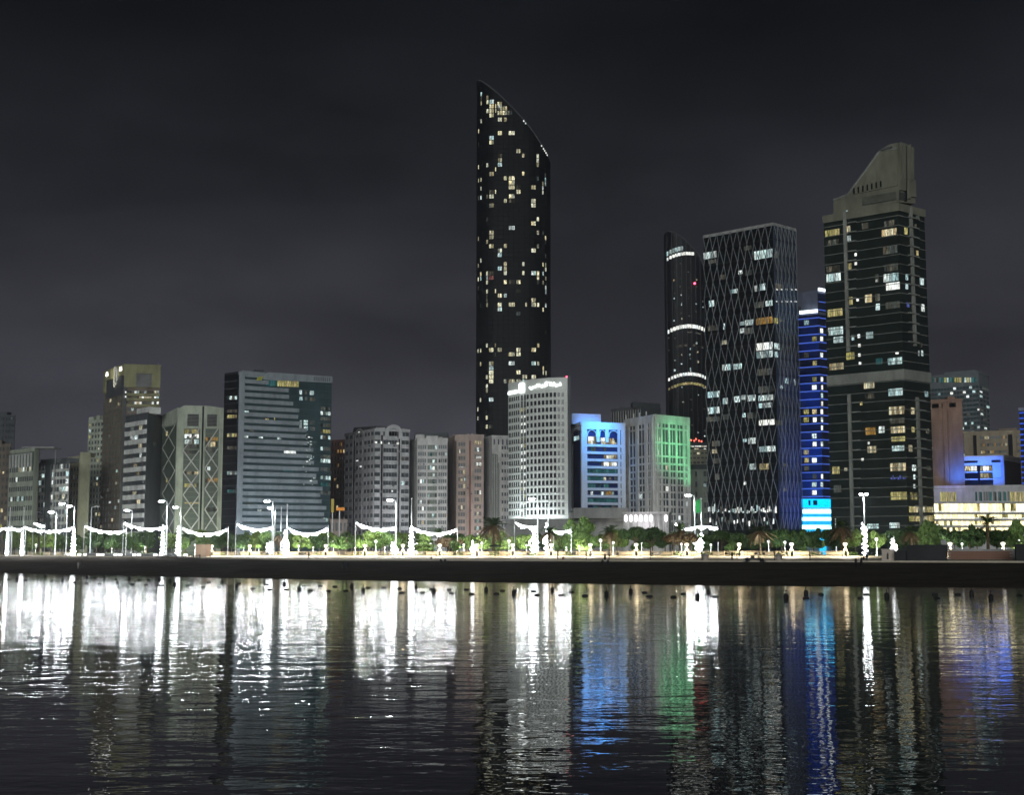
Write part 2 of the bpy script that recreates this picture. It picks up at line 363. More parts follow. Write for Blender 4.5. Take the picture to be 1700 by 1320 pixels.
tag(lm.build('road_marking', mat('road paint', (.75, .75, .72), .6)), kind='structure')

# ------------------------------------------------------------------ buildings, from left to right
BL = {}
W_GREY = mat('grey render', (.46, .455, .46), .85); W_PALE = mat('pale render', (.55, .54, .52), .85); W_CREAM = mat('cream render', (.44, .43, .30), .85)
W_BROWN = mat('brown stone', (.20, .165, .13), .85); W_OLIVE = mat('olive crown cladding', (.28, .27, .15), .8); W_DARK = mat('dark cladding', (.085, .09, .095), .7)
W_WHITE = mat('white slab paint', (.62, .62, .60), .8); W_PINK = mat('pink brown render', (.42, .33, .29), .85); W_RED = mat('red brown render', (.24, .12, .10), .85)
W_GREEN = mat('grey green cladding', (.40, .43, .35), .8); W_STEEL = mat('steel grey cladding', (.27, .30, .325), .7); CONC = mat('concrete', (.30, .30, .29), .9)
METAL = mat('galvanised pole', (.5, .51, .52), .45, .5, .1, 1, .4)
Z4 = 4.0

b = Bld('far_tower', 'dark far tower with stepped top at the left edge of the picture', [(-14, 894), (26, 890)], 690, W_DARK, 25, ref=1)
b.fac(0, 22, 8, .5, .8, lit=.06, kinds='cwd', each=False)
b.part('roof_storey', MB().fbox(b.fr[0], 0, b.fr[0].L * .6, -6, -1, b.z1, b.z1 + 2.6), W_DARK)
b.win(b.fr[0], b.fr[0].L - 3, b.fr[0].L - 2.4, b.z1 - 2, b.z1 - 1.4, WHITE)
BL['dark far tower'] = b

b = Bld('apartment_building', 'grey brown apartment block cut by the left edge of the picture', [(-40, 770), (18, 752)], 738, W_BROWN, 20, ref=1)
b.fac(0, 14, 9, .5, .6, lit=.16, kinds='wcy'); b.clutter(2); BL['grey brown edge block'] = b

b = Bld('office_building', 'pale office block with arched vertical fins under its roof', [(18, 735), (58, 715), (66, 735)], 745, W_GREEN, 22, ref=1)
f = b.fr[0]; zt = zof(748, 715); zm = zof(774, 715)
b.fac(0, 9, 11, .48, .9, z1=zm, lit=.07, kinds='cwd', force={(8, 5), (8, 6), (8, 7), (8, 8), (8, 9), (7, 3), (8, 4)})
fin = MB()
for i in range(8):
    u = f.L * (i + .15) / 8; fin.fbox(f, u - .35, u + .35, .03, .9, zm, zt - 1)
    if i < 7:
        u2 = f.L * (i + 1.15) / 8
        arc = [(u + .35, zt - 1)] + [(u + .35 + (u2 - u - .7) * (1 - math.cos(t)) / 2, zt - 1 - 2.4 * (1 - math.sin(t))) for t in np.linspace(0, math.pi, 9)] + [(u2 - .35, zt - 1)]
        fin.fprism(f, arc, .05, .7)
b.part('arched_fins', fin, W_PALE); b.part('attic_glazing', MB().fbox(f, .5, f.L - .5, .02, .1, zm, zt - .5), GLG)
x0, x1 = xof(40, 725, 745), xof(92, 725, 745); b.part('roof_canopy', MB().box(x0, x1, 722, 734, b.z1 + .9, b.z1 + 1.5), CONC).parent = b.root
b.part('canopy_column', MB().tube([(x1 - 1.5, 730, 4), (x1 - 1.5, 730, b.z1 + .9)], .3), CONC)
BL['arched fin office'] = b

b = Bld('apartment_building', 'low dark apartment block with white balcony slabs and many lit windows', [(66, 742), (116, 722)], 766, W_DARK, 18, ref=1)
f = b.fr[0]
b.fac(0, 12, 10, .62, .93, lit=.24, kinds='cpwcd', wall=W_PALE, each=True)
b.part('stair_tower', MB().fbox(f, f.L * .28, f.L * .44, .1, 1.2, 4, b.z1 - 1), W_DARK)
b.part('roof_storey', MB().prism([f.pt(0, -.5, 0)[:2], f.pt(f.L * .8, -.5, 0)[:2], f.pt(f.L * .8, -9, 0)[:2], f.pt(0, -9, 0)[:2]], b.z1, b.z1 + 2.2), W_DARK); b.clutter(3, 2)
b.units(0, 14); BL['dark balcony block'] = b

b = Bld('apartment_building', 'cream block with a blank windowless flank beside the tall brown tower', [(114, 765), (133, 752), (150, 757)], 758, W_CREAM, 18, ref=1)
b.fac(0, 12, 4, .5, .62, lit=.05, kinds='wd'); b.part('roof_house', MB().prism([p_ for p_ in (b.P[1], b.P[2], b.P[2] + (0, 8), b.P[1] + (0, 8))], b.z1, b.z1 + 2.4), W_CREAM)
b.units(0, 8); BL['cream block'] = b

b = Bld('apartment_tower', 'slender greenish tower with yellow lit windows behind the cream block', [(148, 812), (173, 805)], 698, W_GREEN, 16, ref=1)
b.fac(0, 22, 5, .55, .6, lit=.2, kinds='ywcd', light_cols=[1, .4, .3, 1.3, 1.2])
f = b.fr[0]; b.part('roof_frame', MB().fbox(f, 0, f.L * .3, -4, .2, b.z1, b.z1 + 2.5).fbox(f, f.L * .5, f.L * .72, -4, .2, b.z1, b.z1 + 3.2), W_GREEN); BL['slender greenish tower'] = b

# tall brown tower with olive crown and two lit signs
b = Bld('office_tower', 'tall brown tower with olive crown, two lit white signs and a half ring emblem', [(175, 802), (207, 772), (267, 776)], 606, W_BROWN, 30, ref=1, roof=W_OLIVE)
fl, fr_ = b.fr; zc = zof(642, 772)
b.fac(0, 26, 7, .55, .72, z1=zof(662, 790), lit=.08, kinds='cwd', glassm=GLG); b.fac(1, 26, 10, .5, .75, z1=zof(678, 774), lit=.06, kinds='cwyd')
b.part('crown', MB().fbox(fl, -.3, fl.L, .05, .9, zof(628, 785), b.z1 + .2).fbox(fl, -.3, 4, .05, .88, zof(650, 790), zof(628, 785)).fbox(fr_, 0, fr_.L, .05, .9, zof(643, 772) - .01, b.z1 + .2), W_OLIVE)
b.part('crown_glazing', MB().fbox(fl, 4, fl.L, .02, .2, zof(660, 790), zof(628, 785)), GL)
lou = MB(); u0, u1 = fr_.L * .33, fr_.L * .76
for i in range(14):
    z = zof(642, 774) + i * (zof(621, 774) - zof(642, 774)) / 14; lou.fbox(fr_, u0, u1, .92, 1.1, z, z + .25)
b.part('louvre_backing', MB().fbox(fr_, u0, u1, .9, .93, zof(643, 774), zof(620.5, 774)), W_DARK); b.part('louvre', lou, CONC)
for y0, y1 in ((649, 653), (658.5, 661), (667, 671)):
    b.part('sky_floor_band', MB().fbox(fr_, 0, fr_.L, .03, .7, zof(y1 + 4.5, 774), zof(y1 + .4, 774)), W_OLIVE)
    for x in np.arange(211, 262, 4.1):
        b.px_win(1, x, y0, x + 3.4, y1, random.choice('ddwdpc' if x > 220 else 'd'))
b.part('pier', MB().fbox(fr_, 0, 1.6, .05, .95, 4, zof(643, 772)), W_DARK)
for y in (650, 657.5, 722, 733, 750, 778, 793, 810, 830): b.px_win(fr_, 207.5, y, 210, y + 3, 'p', n=1.0)
SIGN = emit('sign white', (1, 1, .97), 5.0)
for fx, yy in ((.20, 621), (.90, 612.5)):
    sg = MB(); u = fl.L * fx; z = zof(yy, 800 - 28 * fx)
    sg.fbox(fl, u - 2.0, u + 2.0, 1.0, 1.2, z - 1.1, z - .2)
    for i in range(3): sg.fbox(fl, u - 1.5 + i * 1.2, u - .9 + i * 1.2, 1.0, 1.2, z - .1, z + 1.1)
    b.part('lit_sign', sg, SIGN)
rg = MB(); c0 = fl.L * .62; zc0 = zof(627, 786); ts = np.linspace(-math.pi / 2, math.pi / 2, 12)
rg.tube([fl.pt(c0 + 4.5 * math.cos(t), 1.1, zc0 + 5.5 * math.sin(t)) for t in ts] + [fl.pt(c0, 1.1, zc0 + 5.5), fl.pt(c0, 1.1, zc0 - 5.5)], .7)
b.part('ring_emblem', rg, W_PALE); b.part('antenna', MB().tube([(fr_.B[0] - 3, fr_.B[1] + 6, b.z1), (fr_.B[0] - 3, fr_.B[1] + 6, b.z1 + 2.5)], .12), METAL)
for px_, Y_ in ((190, 772), ):
    light('crown_flood', 'SPOT', fl.pt(fl.L * .6, 14, zof(640, 772)), 9000, (1, .95, .7), b.root, .5, fl.pt(fl.L * .6, 0, b.z1 - 4), 70)
BL['tall brown tower'] = b

b = Bld('apartment_building', 'white banded apartment block with dark windowless flank below the tall brown tower', [(211, 742), (246, 722), (284, 752)], 686, W_DARK, 12, ref=1)
f = b.fr[0]; rows = 15; zt = b.z1 - 1; ch = (zt - Z4) / rows
b.fac(0, rows, 5, .52, .94, z1=zt, lit=.10, kinds='cwd', wall=W_DARK)
for r in range(rows):
    z = Z4 + r * ch; L = f.L
    poly = [f.pt(0, .2, 0)[:2], f.pt(0, 1.1, 0)[:2], f.pt(L * .6, 1.25, 0)[:2], f.pt(L - 1.2, 1.1, 0)[:2], f.pt(L - .4, .6, 0)[:2], f.pt(L, .1, 0)[:2]]
    b.part('balcony', MB().prism(poly[::1], z - .05, z + ch * .5), W_WHITE)
b.part('lift_house', MB().prism([f.pt(f.L * .42, -.5, 0)[:2], f.pt(f.L, -.5, 0)[:2], f.pt(f.L, -7, 0)[:2], f.pt(f.L * .42, -7, 0)[:2]], b.z1, b.z1 + 3.4), W_WHITE)
b.px_win(1, 254, 734, 259, 740, 'd'); b.px_win(0, 227, 784, 231.5, 789, 'y'); b.px_win(0, 227, 842, 232, 846, 'y')
BL['white banded block'] = b

# tower with X bracing
b = Bld('office_tower', 'grey green tower with diagonal bracing and yellow lit floors', [(269, 742), (296, 718), (372, 722)], 690, W_GREEN, 26, ref=1)
fl, f = b.fr; zt = zof(675, 718); 
cr_ = MB(); cr_.fprism(f, [(hit(f, 296, 800)[0], zof(712, 718)), (f.L, zof(712, 722)), (f.L, zof(678, 722)), (hit(f, 345, 800)[0], zof(674, 720)), (hit(f, 303, 800)[0], zof(673, 718)), (hit(f, 296, 800)[0], zof(677, 718))][::-1], -18, .55)
b.part('crown', cr_, W_GREEN)
b.part('crown', MB().fprism(fl, [(0, b.z1 - 4), (fl.L, b.z1 - 4), (fl.L, zof(677, 718)), (0, zof(690, 740))][::-1], -14, .5), W_GREEN)
def upx(fr, px): return hit(fr, px, 780)[0]
b.part('glazing', MB().fbox(f, upx(f, 304), upx(f, 332), .02, .12, 4, zof(710, 720)).fbox(f, upx(f, 340), upx(f, 362), .02, .12, 4, zof(710, 720)), GLG)
b.part('glazing', MB().fbox(fl, 1, fl.L - 1.2, .02, .12, 4, zof(708, 730)), GLG)
b.part('slot', MB().fbox(f, upx(f, 333.6), upx(f, 336.4), .02, .62, 4, zof(675, 720)), BLK)
b.part('pier', MB().fbox(f, 0, upx(f, 304), .03, .6, 4, zof(710, 720) + .5).fbox(f, upx(f, 331), upx(f, 333.5), .03, .6, 4, zof(711, 720)).fbox(f, upx(f, 336.5), upx(f, 339), .03, .6, 4, zof(711, 720)).fbox(f, upx(f, 362), upx(f, 364.5), .03, .6, 4, zof(711, 720)).fbox(f, upx(f, 368), f.L, .03, .6, 4, zof(711, 720)), W_GREEN)
b.part('pier', MB().fbox(fl, 0, 1, .03, .5, 4, zof(708, 735)).fbox(fl, fl.L - 1.2, fl.L, .03, .5, 4, zof(700, 725)), W_GREEN)
for x0, x1 in ((309, 328), (342, 358)):
    b.part('louvre_opening', MB().fbox(f, upx(f, x0), upx(f, x1), .56, .6, zof(708, 720), zof(688, 720)), BLK)
    lv = MB()
    for i in range(9):
        z = zof(707, 720) + i * .72; lv.fbox(f, upx(f, x0), upx(f, x1), .6, .8, z, z + .22)
    b.part('louvre', lv, CONC)
def brace(fr, x0, x1, seq, r=.33):
    for (xa, ya), (xb, yb) in seq:
        ua, za = hit(fr, xa, ya); ub, zb = hit(fr, xb, yb); b.part('brace', MB().tube([fr.pt(ua, .55, za), fr.pt(ub, .55, zb)], r, 5), W_PALE)
sq = []
for (x0, x1, ys) in ((304, 331, (712, 748, 784, 822, 860, 896)), (340, 362, (712, 745, 778, 812, 846, 880))):
    for i, (ya, yb) in enumerate(zip(ys[:-1], ys[1:])):
        sq.append(((x0, ya), (x1, yb)) if i % 2 else ((x1, ya), (x0, yb))); sq.append(((x1, ya), (x0, yb)) if i % 2 and i > 1 else ((x0, ya), (x1, yb)) if i > 1 else ((x1, ya), (x0, yb)))
brace(f, 0, 0, list(dict.fromkeys(sq)))
sq = []
for i in range(5):
    ya = 706 + i * 38; sq += [((271, ya), (292, ya + 38)), ((292, ya), (271, ya + 38))]
brace(fl, 0, 0, sq, .22)
fl_m = MB()
for i in range(26): fl_m.fbox(f, upx(f, 304), upx(f, 331), .1, .18, 6 + i * 2.75, 6.35 + i * 2.75).fbox(f, upx(f, 340), upx(f, 362), .1, .18, 6 + i * 2.75, 6.35 + i * 2.75)
b.part('floor_lines', fl_m, mat('olive spandrel', (.16, .17, .11), .6))
for y0, y1, k in ((713, 720, 'y'), (721, 729, 'p'), (730, 737, 'c'), (738, 745, 'd'), (783, 788, 'w'), (803, 809, 'y'), (834, 837, 'y'), (748, 754, 'd')):
    for i in range(6): b.px_win(1, 306.5 + i * 4, y0, 310 + i * 4, y1 if k != 'p' else y0 + random.uniform(3, 7), k if random.random() > .15 else 'd', n=.2)
for y0, y1, k in ((726, 732, 'o'), (734, 742, 'w'), (744, 751, 'd'), (794, 801, 'o'), (843, 850, 'd')):
    for i in range(5): b.px_win(1, 341 + i * 4.2, y0, 344.6 + i * 4.2, y1, k if random.random() > .2 else 'd', n=.2)
b.px_win(1, 344, 775, 349, 781, 'p', n=.2); b.px_win(0, 276, 716, 279, 724, 'y'); b.px_win(0, 276, 794, 279, 801, 'y')
BL['braced tower'] = b

# wide bank slab
b = Bld('office_building', 'wide slab office with white bands, dark teal glass corner and lit top floor', [(374.5, 697), (397, 690), (551, 716)], 619, W_STEEL, 30, ref=1, roof=W_STEEL)
fl, f = b.fr
b.part('glazing', MB().fbox(fl, 0, fl.L, .02, .6, 4, b.z1 + .6), BLK); b.part('glazing', MB().fbox(f, 0, f.L, .02, .1, 4, zof(629, 700)), GLT)
for i in range(24): b.part('floor_line', MB().fbox(fl, 0, fl.L, .6, .68, 8 + i * 3.75, 8.3 + i * 3.75), W_DARK)
rows = 24; ya = 631; dy = 10.95
for r in range(rows):
    yy = ya + r * dy; x1 = np.interp(r, [0, 1, 3, 8, 12, 18, 23], [443, 470, 484, 506, 520, 534, 545]) + (6 if r % 3 == 1 else 0); x1 = min(x1, 546)
    ub = upx(f, x1); zb, ztp = zof(yy + 5.2, 692), zof(yy - 1.2, 692)
    b.part('band', MB().fbox(f, 0, ub, .05, .55, zb, ztp), W_STEEL)
    if r < rows - 1: b.part('band', MB().fbox(f, ub, f.L, .03, .28, ztp - .35, ztp), mat('teal slab edge', (.05, .09, .10), .5))
b.part('pier', MB().fbox(f, 0, upx(f, 403), .06, .66, 4, b.z1 + .4), W_STEEL)
# sloping parapet with roof pavilion, fins and sail emblem
b.part('parapet', MB().fprism(f, [(upx(f, 428), zof(629.5, 697)), (upx(f, 441), zof(617, 695)), (f.L, zof(625.5, 716)), (f.L, zof(636, 716)), (upx(f, 440), zof(631, 697))], .02, .8), W_STEEL)
fn = MB()
for i in range(9): u = upx(f, 518 + i * 3.2); fn.fbox(f, u - .18, u + .3, -.2, .9, zof(633, 712), zof(626, 712))
b.part('roof_fins', fn, W_DARK)
b.part('sail_emblem', MB().fprism(f, [(upx(f, 421), zof(632, 694)), (upx(f, 430), zof(631, 694)), (upx(f, 433), zof(624, 694)), (upx(f, 424), zof(626, 694))], .7, 1.1), mat('olive yellow emblem', (.45, .45, .08), .6))
b.part('roof_pavilion', MB().prism([f.pt(upx(f, 400), -2, 0)[:2], f.pt(upx(f, 440), -2, 0)[:2], f.pt(upx(f, 440), -14, 0)[:2], f.pt(upx(f, 400), -14, 0)[:2]], b.z1, b.z1 + 1.6), W_STEEL)
b.part('roof_pavilion', MB().prism([f.pt(upx(f, 422), -1, 0)[:2], f.pt(upx(f, 436), -1, 0)[:2], f.pt(upx(f, 436), -8, 0)[:2], f.pt(upx(f, 422), -8, 0)[:2]], b.z1 + 1.6, b.z1 + 2.4), W_DARK)
for i in range(14): b.px_win(1, 440.5 + i * 3.95, 630.5 + i * .12, 443.9 + i * 3.95, 641 + i * .12, 't' if i < 5 else 'y', n=.3)
for (x0, y0, x1, y1, k, p_) in ((497, 648, 501, 655, 'c', 1), (506, 648, 509, 655, 'd', 1), (514, 649, 521, 656, 'c', 2), (497, 659, 502, 665, 'c', 1), (506, 659, 510, 665, 'd', 1), (514, 660, 523, 666, 'd', 2),
        (497, 698, 501, 716, 'c', 1), (504, 698, 511, 706, 'c', 2), (504, 708, 511, 714, 'c', 2), (514, 699, 522, 705, 'd', 2), (514, 709, 523, 715, 'd', 2), (471, 745.5, 491, 753, 'p', 5), (471, 776, 490, 783, 't', 5), (471, 786, 490, 792, 'd', 5),
        (405, 723, 412, 727, 'c', 2), (429, 724, 436, 728, 'c', 2), (460, 725, 467, 730, 'c', 2), (402, 682, 413, 685, 'c', 3), (402, 691, 410, 694, 'd', 2), (440, 695, 446, 698, 'y', 2), (455, 692, 456.5, 698, 'y', 1), (414, 713, 421, 716, 'd', 2),
        (402, 744, 408, 748, 'd', 2), (430, 764, 433, 768, 'c', 1), (403, 785, 425, 788, 't', 6), (455, 797, 461, 801, 't', 2), (502, 809, 520, 813, 'c', 4), (512, 830, 520, 835, 'p', 2), (427, 846, 434, 849, 'c', 2), (410, 835, 416, 838, 'd', 2)):
    b.px_win(1, x0, y0, x1, y1, k, p_, n=.2)
for y, k in ((675, 'd'), (683, 'c'), (692, 'd'), (703, 'd'), (713, 'y'), (723, 'c'), (742, 'c'), (755, 'd'), (762, 'c'), (776, 'd'), (790, 'c'), (801, 't'), (815, 'd'), (860, 'c')):
    for i in range(4): b.px_win(1, 532 + i * 4.2, y + i * .3, 535.4 + i * 4.2, y + 6 + i * .3, k if random.random() > .2 else 'd', n=.3)
for i in range(42):
    x_ = 512 + random.gauss(0, 4.5); y_ = random.uniform(720, 808); b.px_win(1, x_, y_, x_ + random.choice((.8, 1.2, 3.5)), y_ + random.uniform(.8, 1.6), random.choice('pcd'), n=.6)
for y, k in ((658, 'c'), (680, 'd'), (689, 'y'), (720, 'y'), (741, 'd'), (783, 'c'), (813, 't')):
    for i in range(4): b.px_win(0, 379 + i * 4.2, y, 382.4 + i * 4.2, y + 5.5, k if random.random() > .3 else 'd', n=.66)
BL['wide banded slab'] = b

b = Bld('apartment_building', 'narrow red brown block between the wide slab and the gabled apartments', [(550, 840), (574, 835)], 731, W_RED, 16, ref=1)
b.fac(0, 16, 5, .5, .6, lit=.12, kinds='ow', glassm=mat('brown glass', (.06, .04, .04), .3)); BL['red brown block'] = b
b = Bld('low_building', 'low pinkish building with small yellow sign board behind the palm', [(549, 640), (576, 640)], 864, W_PINK, 10)
b.fac(0, 2, 4, .5, .6, lit=.2, kinds='w'); b.part('sign_board', MB().fbox(b.fr[0], .2, 1.5, .6, .9, zof(851, 640), zof(829, 640)), emit('amber board', (.6, .5, .12), .5, 'NONE')); b.part('sign_post', MB().fbox(b.fr[0], .7, 1.0, .62, .85, 4, zof(851, 640)), METAL)
b.part('sign_board', MB().fbox(b.fr[0], 2.5, 6.4, .6, .9, zof(848, 640), zof(843, 640)), emit('orange board', (1, .4, .08), .6, 'NONE')); b.part('sign_post', MB().fbox(b.fr[0], 4, 4.3, .62, .85, 4, zof(848, 640)), METAL)
BL['low pinkish building'] = b

# gabled grey apartments
b = Bld('apartment_building', 'grey apartment block with arched gable on its roofline and striped balconies', [(573, 808), (622, 775), (680, 782)], 713, W_GREY, 22, ref=1)
fl, f = b.fr
for u0, u1, c in ((.02, .30, 2), (.38, .62, 2), (.66, 1.0, 3)): b.fac(0, 15, c, .45, .9, u0=u0, u1=u1, lit=.025, kinds='cd', depth=.5)
b.fac(1, 15, 1, .45, 1, u0=0.0, u1=.16, lit=0, depth=.9); b.fac(1, 15, 5, .5, .96, u0=.24, u1=.64, lit=.03, kinds='cwd', depth=.7); b.fac(1, 15, 2, .5, .95, u0=.76, u1=.98, lit=.03, kinds='cd', depth=.6)
for fr2, us in ((fl, (.31, .365, .63)), (f, (.19, .685))): 
    for u in us: b.part('recess', MB().fbox(fr2, fr2.L * u, fr2.L * (u + .04), .02, .1, 4, b.z1 - 3), BLK)
def arch(fr2, u0, u1, z0, z1, n0, n1, hole=.62, steps=14):
    cu = (u0 + u1) / 2; r = (u1 - u0) / 2; mb = MB(); ts = np.linspace(0, math.pi, steps)
    o_ = [(cu + r * math.cos(t), z1 - r + r * math.sin(t)) for t in ts]; i_ = [(cu + r * hole * math.cos(t), z1 - r + r * hole * math.sin(t)) for t in ts]
    for k in range(steps - 1): mb.fprism(fr2, [o_[k], i_[k], i_[k + 1], o_[k + 1]], n0, n1)
    mb.fprism(fr2, [(u1, z0), (cu + r * hole, z0), i_[0], o_[0]], n0, n1); mb.fprism(fr2, [(cu - r * hole, z0), (u0, z0), o_[-1], i_[-1]], n0, n1); return mb
b.part('gable_arch', arch(f, upx(f, 638), upx(f, 667), b.z1 - 5, zof(704, 775), -2, .9, .56), W_GREY)
b.part('gable_window', MB().fbox(f, upx(f, 644), upx(f, 661), .05, .3, b.z1 - 4, zof(711, 775)), BLK)
b.part('gable_shoulder', MB().fprism(f, [(0, b.z1), (upx(f, 638), b.z1), (upx(f, 638), zof(709, 775)), (0, zof(711, 775))], -3, .6).fprism(f, [(upx(f, 667), b.z1), (f.L, b.z1), (f.L, zof(713, 778)), (upx(f, 667), zof(710, 775))], -3, .6), W_GREY)
b.part('pitched_roof', MB().fprism(fl, [(fl.L * .2, b.z1), (fl.L, b.z1), (fl.L, zof(707, 775)), (fl.L * .25, zof(710, 800))], -8, -1), W_DARK)
b.part('arch_surround', arch(fl, upx(fl, 588), upx(fl, 605), zof(722, 798), zof(713, 798), .1, .6, .72, 10), W_GREY)
for (x0, y0, x1, y1) in ((595, 715, 598, 718), (640, 724, 645, 727), (622, 733, 626, 736), (632, 733, 634, 737), (644, 735, 647, 738), (658, 735, 662, 738), (592, 764, 596, 766), (598, 773, 601, 776), (650, 814, 652, 817)): b.px_win(0 if x0 < 622 else 1, x0, y0, x1, y1, 'p', n=.25)
b.units(0, 18); b.units(1, 18); BL['gabled apartments'] = b

b = Bld('apartment_building', 'pale apartment block with stepped parapet and glazed central bay', [(680, 805), (693, 790), (743, 790)], 729, W_PALE, 18, ref=1)
fl, f = b.fr
b.part('parapet', MB().fbox(f, f.L * .3, f.L * .68, .05, .7, b.z1 - 3.4, zof(724, 790)), W_PALE); b.part('roof_house', MB().prism([f.pt(-2, -3, 0)[:2], f.pt(f.L, -3, 0)[:2], f.pt(f.L, -12, 0)[:2], f.pt(-2, -12, 0)[:2]], b.z1, zof(719, 795)), W_DARK)
b.fac(1, 16, 4, .58, .78, u0=.02, u1=.30, z1=b.z1 - 3.5, lit=.13, kinds='cpwd'); b.fac(1, 16, 4, .62, .96, u0=.34, u1=.66, z1=b.z1 - 3.5, lit=.26, kinds='cdctp', glassm=GLG); b.fac(1, 16, 4, .55, .78, u0=.70, u1=.98, z1=b.z1 - 3.5, lit=.08, kinds='cwd')
b.part('pier', MB().fbox(f, f.L * .30, f.L * .34, .05, .6, 4, b.z1).fbox(f, f.L * .66, f.L * .70, .05, .6, 4, b.z1), W_PALE); b.clutter(3, 2); b.units(1, 16); BL['pale stepped apartments'] = b

b = Bld('apartment_building', 'pinkish brown apartment block with two columns of lit windows', [(743, 828), (758, 808), (803, 808)], 723, W_PINK, 18, ref=1)
f = b.fr[1]
b.fac(1, 16, 3, .55, .85, u0=.06, u1=.33, z1=b.z1 - 4, lit=.3, kinds='wpcwd'); b.fac(1, 16, 3, .55, .85, u0=.66, u1=.92, z1=b.z1 - 3, lit=.35, kinds='pwcwd')
b.part('pier', MB().fbox(f, f.L * .40, f.L * .46, .03, .7, 4, b.z1 + 1).fbox(f, f.L * .54, f.L * .6, .03, .7, 4, b.z1 + 1).fbox(f, -1, f.L, .03, .5, b.z1 - 3.2, b.z1), W_PINK); b.part('slot', MB().fbox(f, f.L * .46, f.L * .54, .02, .1, 4, b.z1 - 2), W_RED); b.clutter(3, 2)
for x, y, k in ((790, 768, 'p'), (790, 757.5, 'p'), (762, 775, 'p')): b.px_win(1, x, y, x + 9.5, y + 5.5, k, 3)
b.px_win(1, 789, 742, 791, 746, 'y'); b.units(1, 14); BL['pinkish brown apartments'] = b

b = Bld('apartment_building', 'pale block with tall stepped slots beside the curved white tower', [(803, 832), (817, 815), (846, 820)], 724, W_PALE, 14, ref=1)
fl, f = b.fr
b.part('slot_glazing', MB().fprism(f, [(0, 4), (f.L * .45, 4), (f.L * .45, zof(768, 815)), (f.L * .3, zof(768, 815)), (f.L * .3, zof(754, 815)), (0, zof(754, 815))], .02, .2), GLG)
sl = MB()
for i in range(5): u = f.L * (.02 + i * .095); sl.fbox(f, u, u + .35, .2, .5, 4, zof(766 if i > 3 else 755, 815))
b.part('slot_fin', sl, W_PALE); b.fac(1, 14, 3, .45, .7, u0=.5, u1=.98, z1=zof(740, 815), lit=.12, kinds='wpd')
for i in range(4): b.win(f, f.L * (.08 + .24 * i), f.L * (.08 + .24 * i) + .9, zof(738, 815), zof(729, 815), GL)
BL['slotted pale block'] = b

# the landmark: dark rounded tower with slanting top
def round_tower(name, label, x0, x1, Y, prof, depth, rim=None):
    """plan is a flattened ellipse; prof gives the top edge as (pixel from left edge, pixel height)"""
    XL, XR = xof(x0, Y, 600), xof(x1, Y, 600); a = (XR - XL) / 2; c = (XL + XR) / 2
    root = empty(name, (c, Y, 4.0)); tag(root, label, 'tower')
    k = a * 2 / (x1 - x0); zx = [p_[0] * k - a for p_ in prof]; zz = [zof(p_[1], Y) for p_ in prof]
    top = lambda x: float(np.interp(x, zx, zz))
    n_ = 72; P_ = []
    for i in range(n_):
        t = 2 * math.pi * i / n_; cx_, sy_ = math.cos(t), math.sin(t); q = .5
        P_.append((a * math.copysign(abs(cx_) ** q, cx_), depth * math.copysign(abs(sy_) ** q, sy_)))
    return root, P_, top, a, c
def on_curve(P_, x):
    """front point and tangent of the plan at local x"""
    fr2 = [(p_[0], p_[1]) for p_ in P_ if p_[1] <= 1e-6]; fr2.sort(); xs = [p_[0] for p_ in fr2]; ys = [p_[1] for p_ in fr2]
    y = float(np.interp(x, xs, ys)); y2 = float(np.interp(x + .5, xs, ys)); y1 = float(np.interp(x - .5, xs, ys)); return y, math.atan2(y2 - y1, 1.0)
def cwin(root, P_, x, w_, z0, z1, m, off=.15, name='window'):
    y, a_ = on_curve(P_, x); nx, ny = math.sin(a_), -math.cos(a_)
    return inst(name, unit(m), root, (x + nx * off, y + ny * off, (z0 + z1) / 2 - root.location.z), a_, (w_, .12, z1 - z0))
root, P_, top, a, c = round_tower('skyscraper', 'tallest skyscraper, dark rounded glass with a slanting pointed top', 790.5, 914.5, 930, [(0, 142), (9, 148), (39, 173), (74, 207), (94, 232), (120, 270), (124, 276)], 20)
body = MB(); zt = [top(p_[0]) for p_ in P_]; body.prism([(p_[0] + c, p_[1] + 930) for p_ in P_], 2.5, zt); body.build('curtain_wall', BLK, root)
rim = MB(); fp = sorted([p_ for p_ in P_ if p_[1] <= 1e-6]); rim.tube([(p_[0] + c, p_[1] + 930 - .2, top(p_[0])) for p_ in fp], .45, 5); rim.build('roof_rim', W_DARK, root)
rib = MB()
for x in np.linspace(-a * .97, a * .97, 15):
    y, a_ = on_curve(P_, x); rib.tube([(x + c, y + 930 - .1, 4), (x + c, y + 930 - .1, top(x) - .5)], .16, 4)
rib.build('mullions', mat('black metal', (.006, .007, .009), .8, .02), root)
sp_m = MB()
for r in range(76):
    z_ = zof(150 + r * 7.35 + .4, 930); xs_ = [x for x in np.linspace(-a * .985, a * .985, 30) if top(x) > z_ + 1]
    if len(xs_) > 2: sp_m.tube([(x + c, on_curve(P_, x)[0] + 930 - .05, z_) for x in xs_], .2, 4)
sp_m.build('floor_lines', mat('graphite spandrel', (.012, .013, .016), .7, .02), root)['kind'] = 'stuff'
cols = [(3, 5.5, .6), (7, 10, .9), (17, 20.5, .8), (22, 29.5, 1.2), (31.5, 33.5, .7), (36, 43, .8), (46, 51, .6), (54, 64, 1.0), (66.5, 73.5, .9), (76, 80, .5), (81, 84, .5), (91, 98.5, 1.2), (100, 104, .9), (109, 111.5, .9), (113, 116, .9)]
fh = 7.35; k = 2 * a / 124.; nf = 78; act = np.zeros((nf, 15))
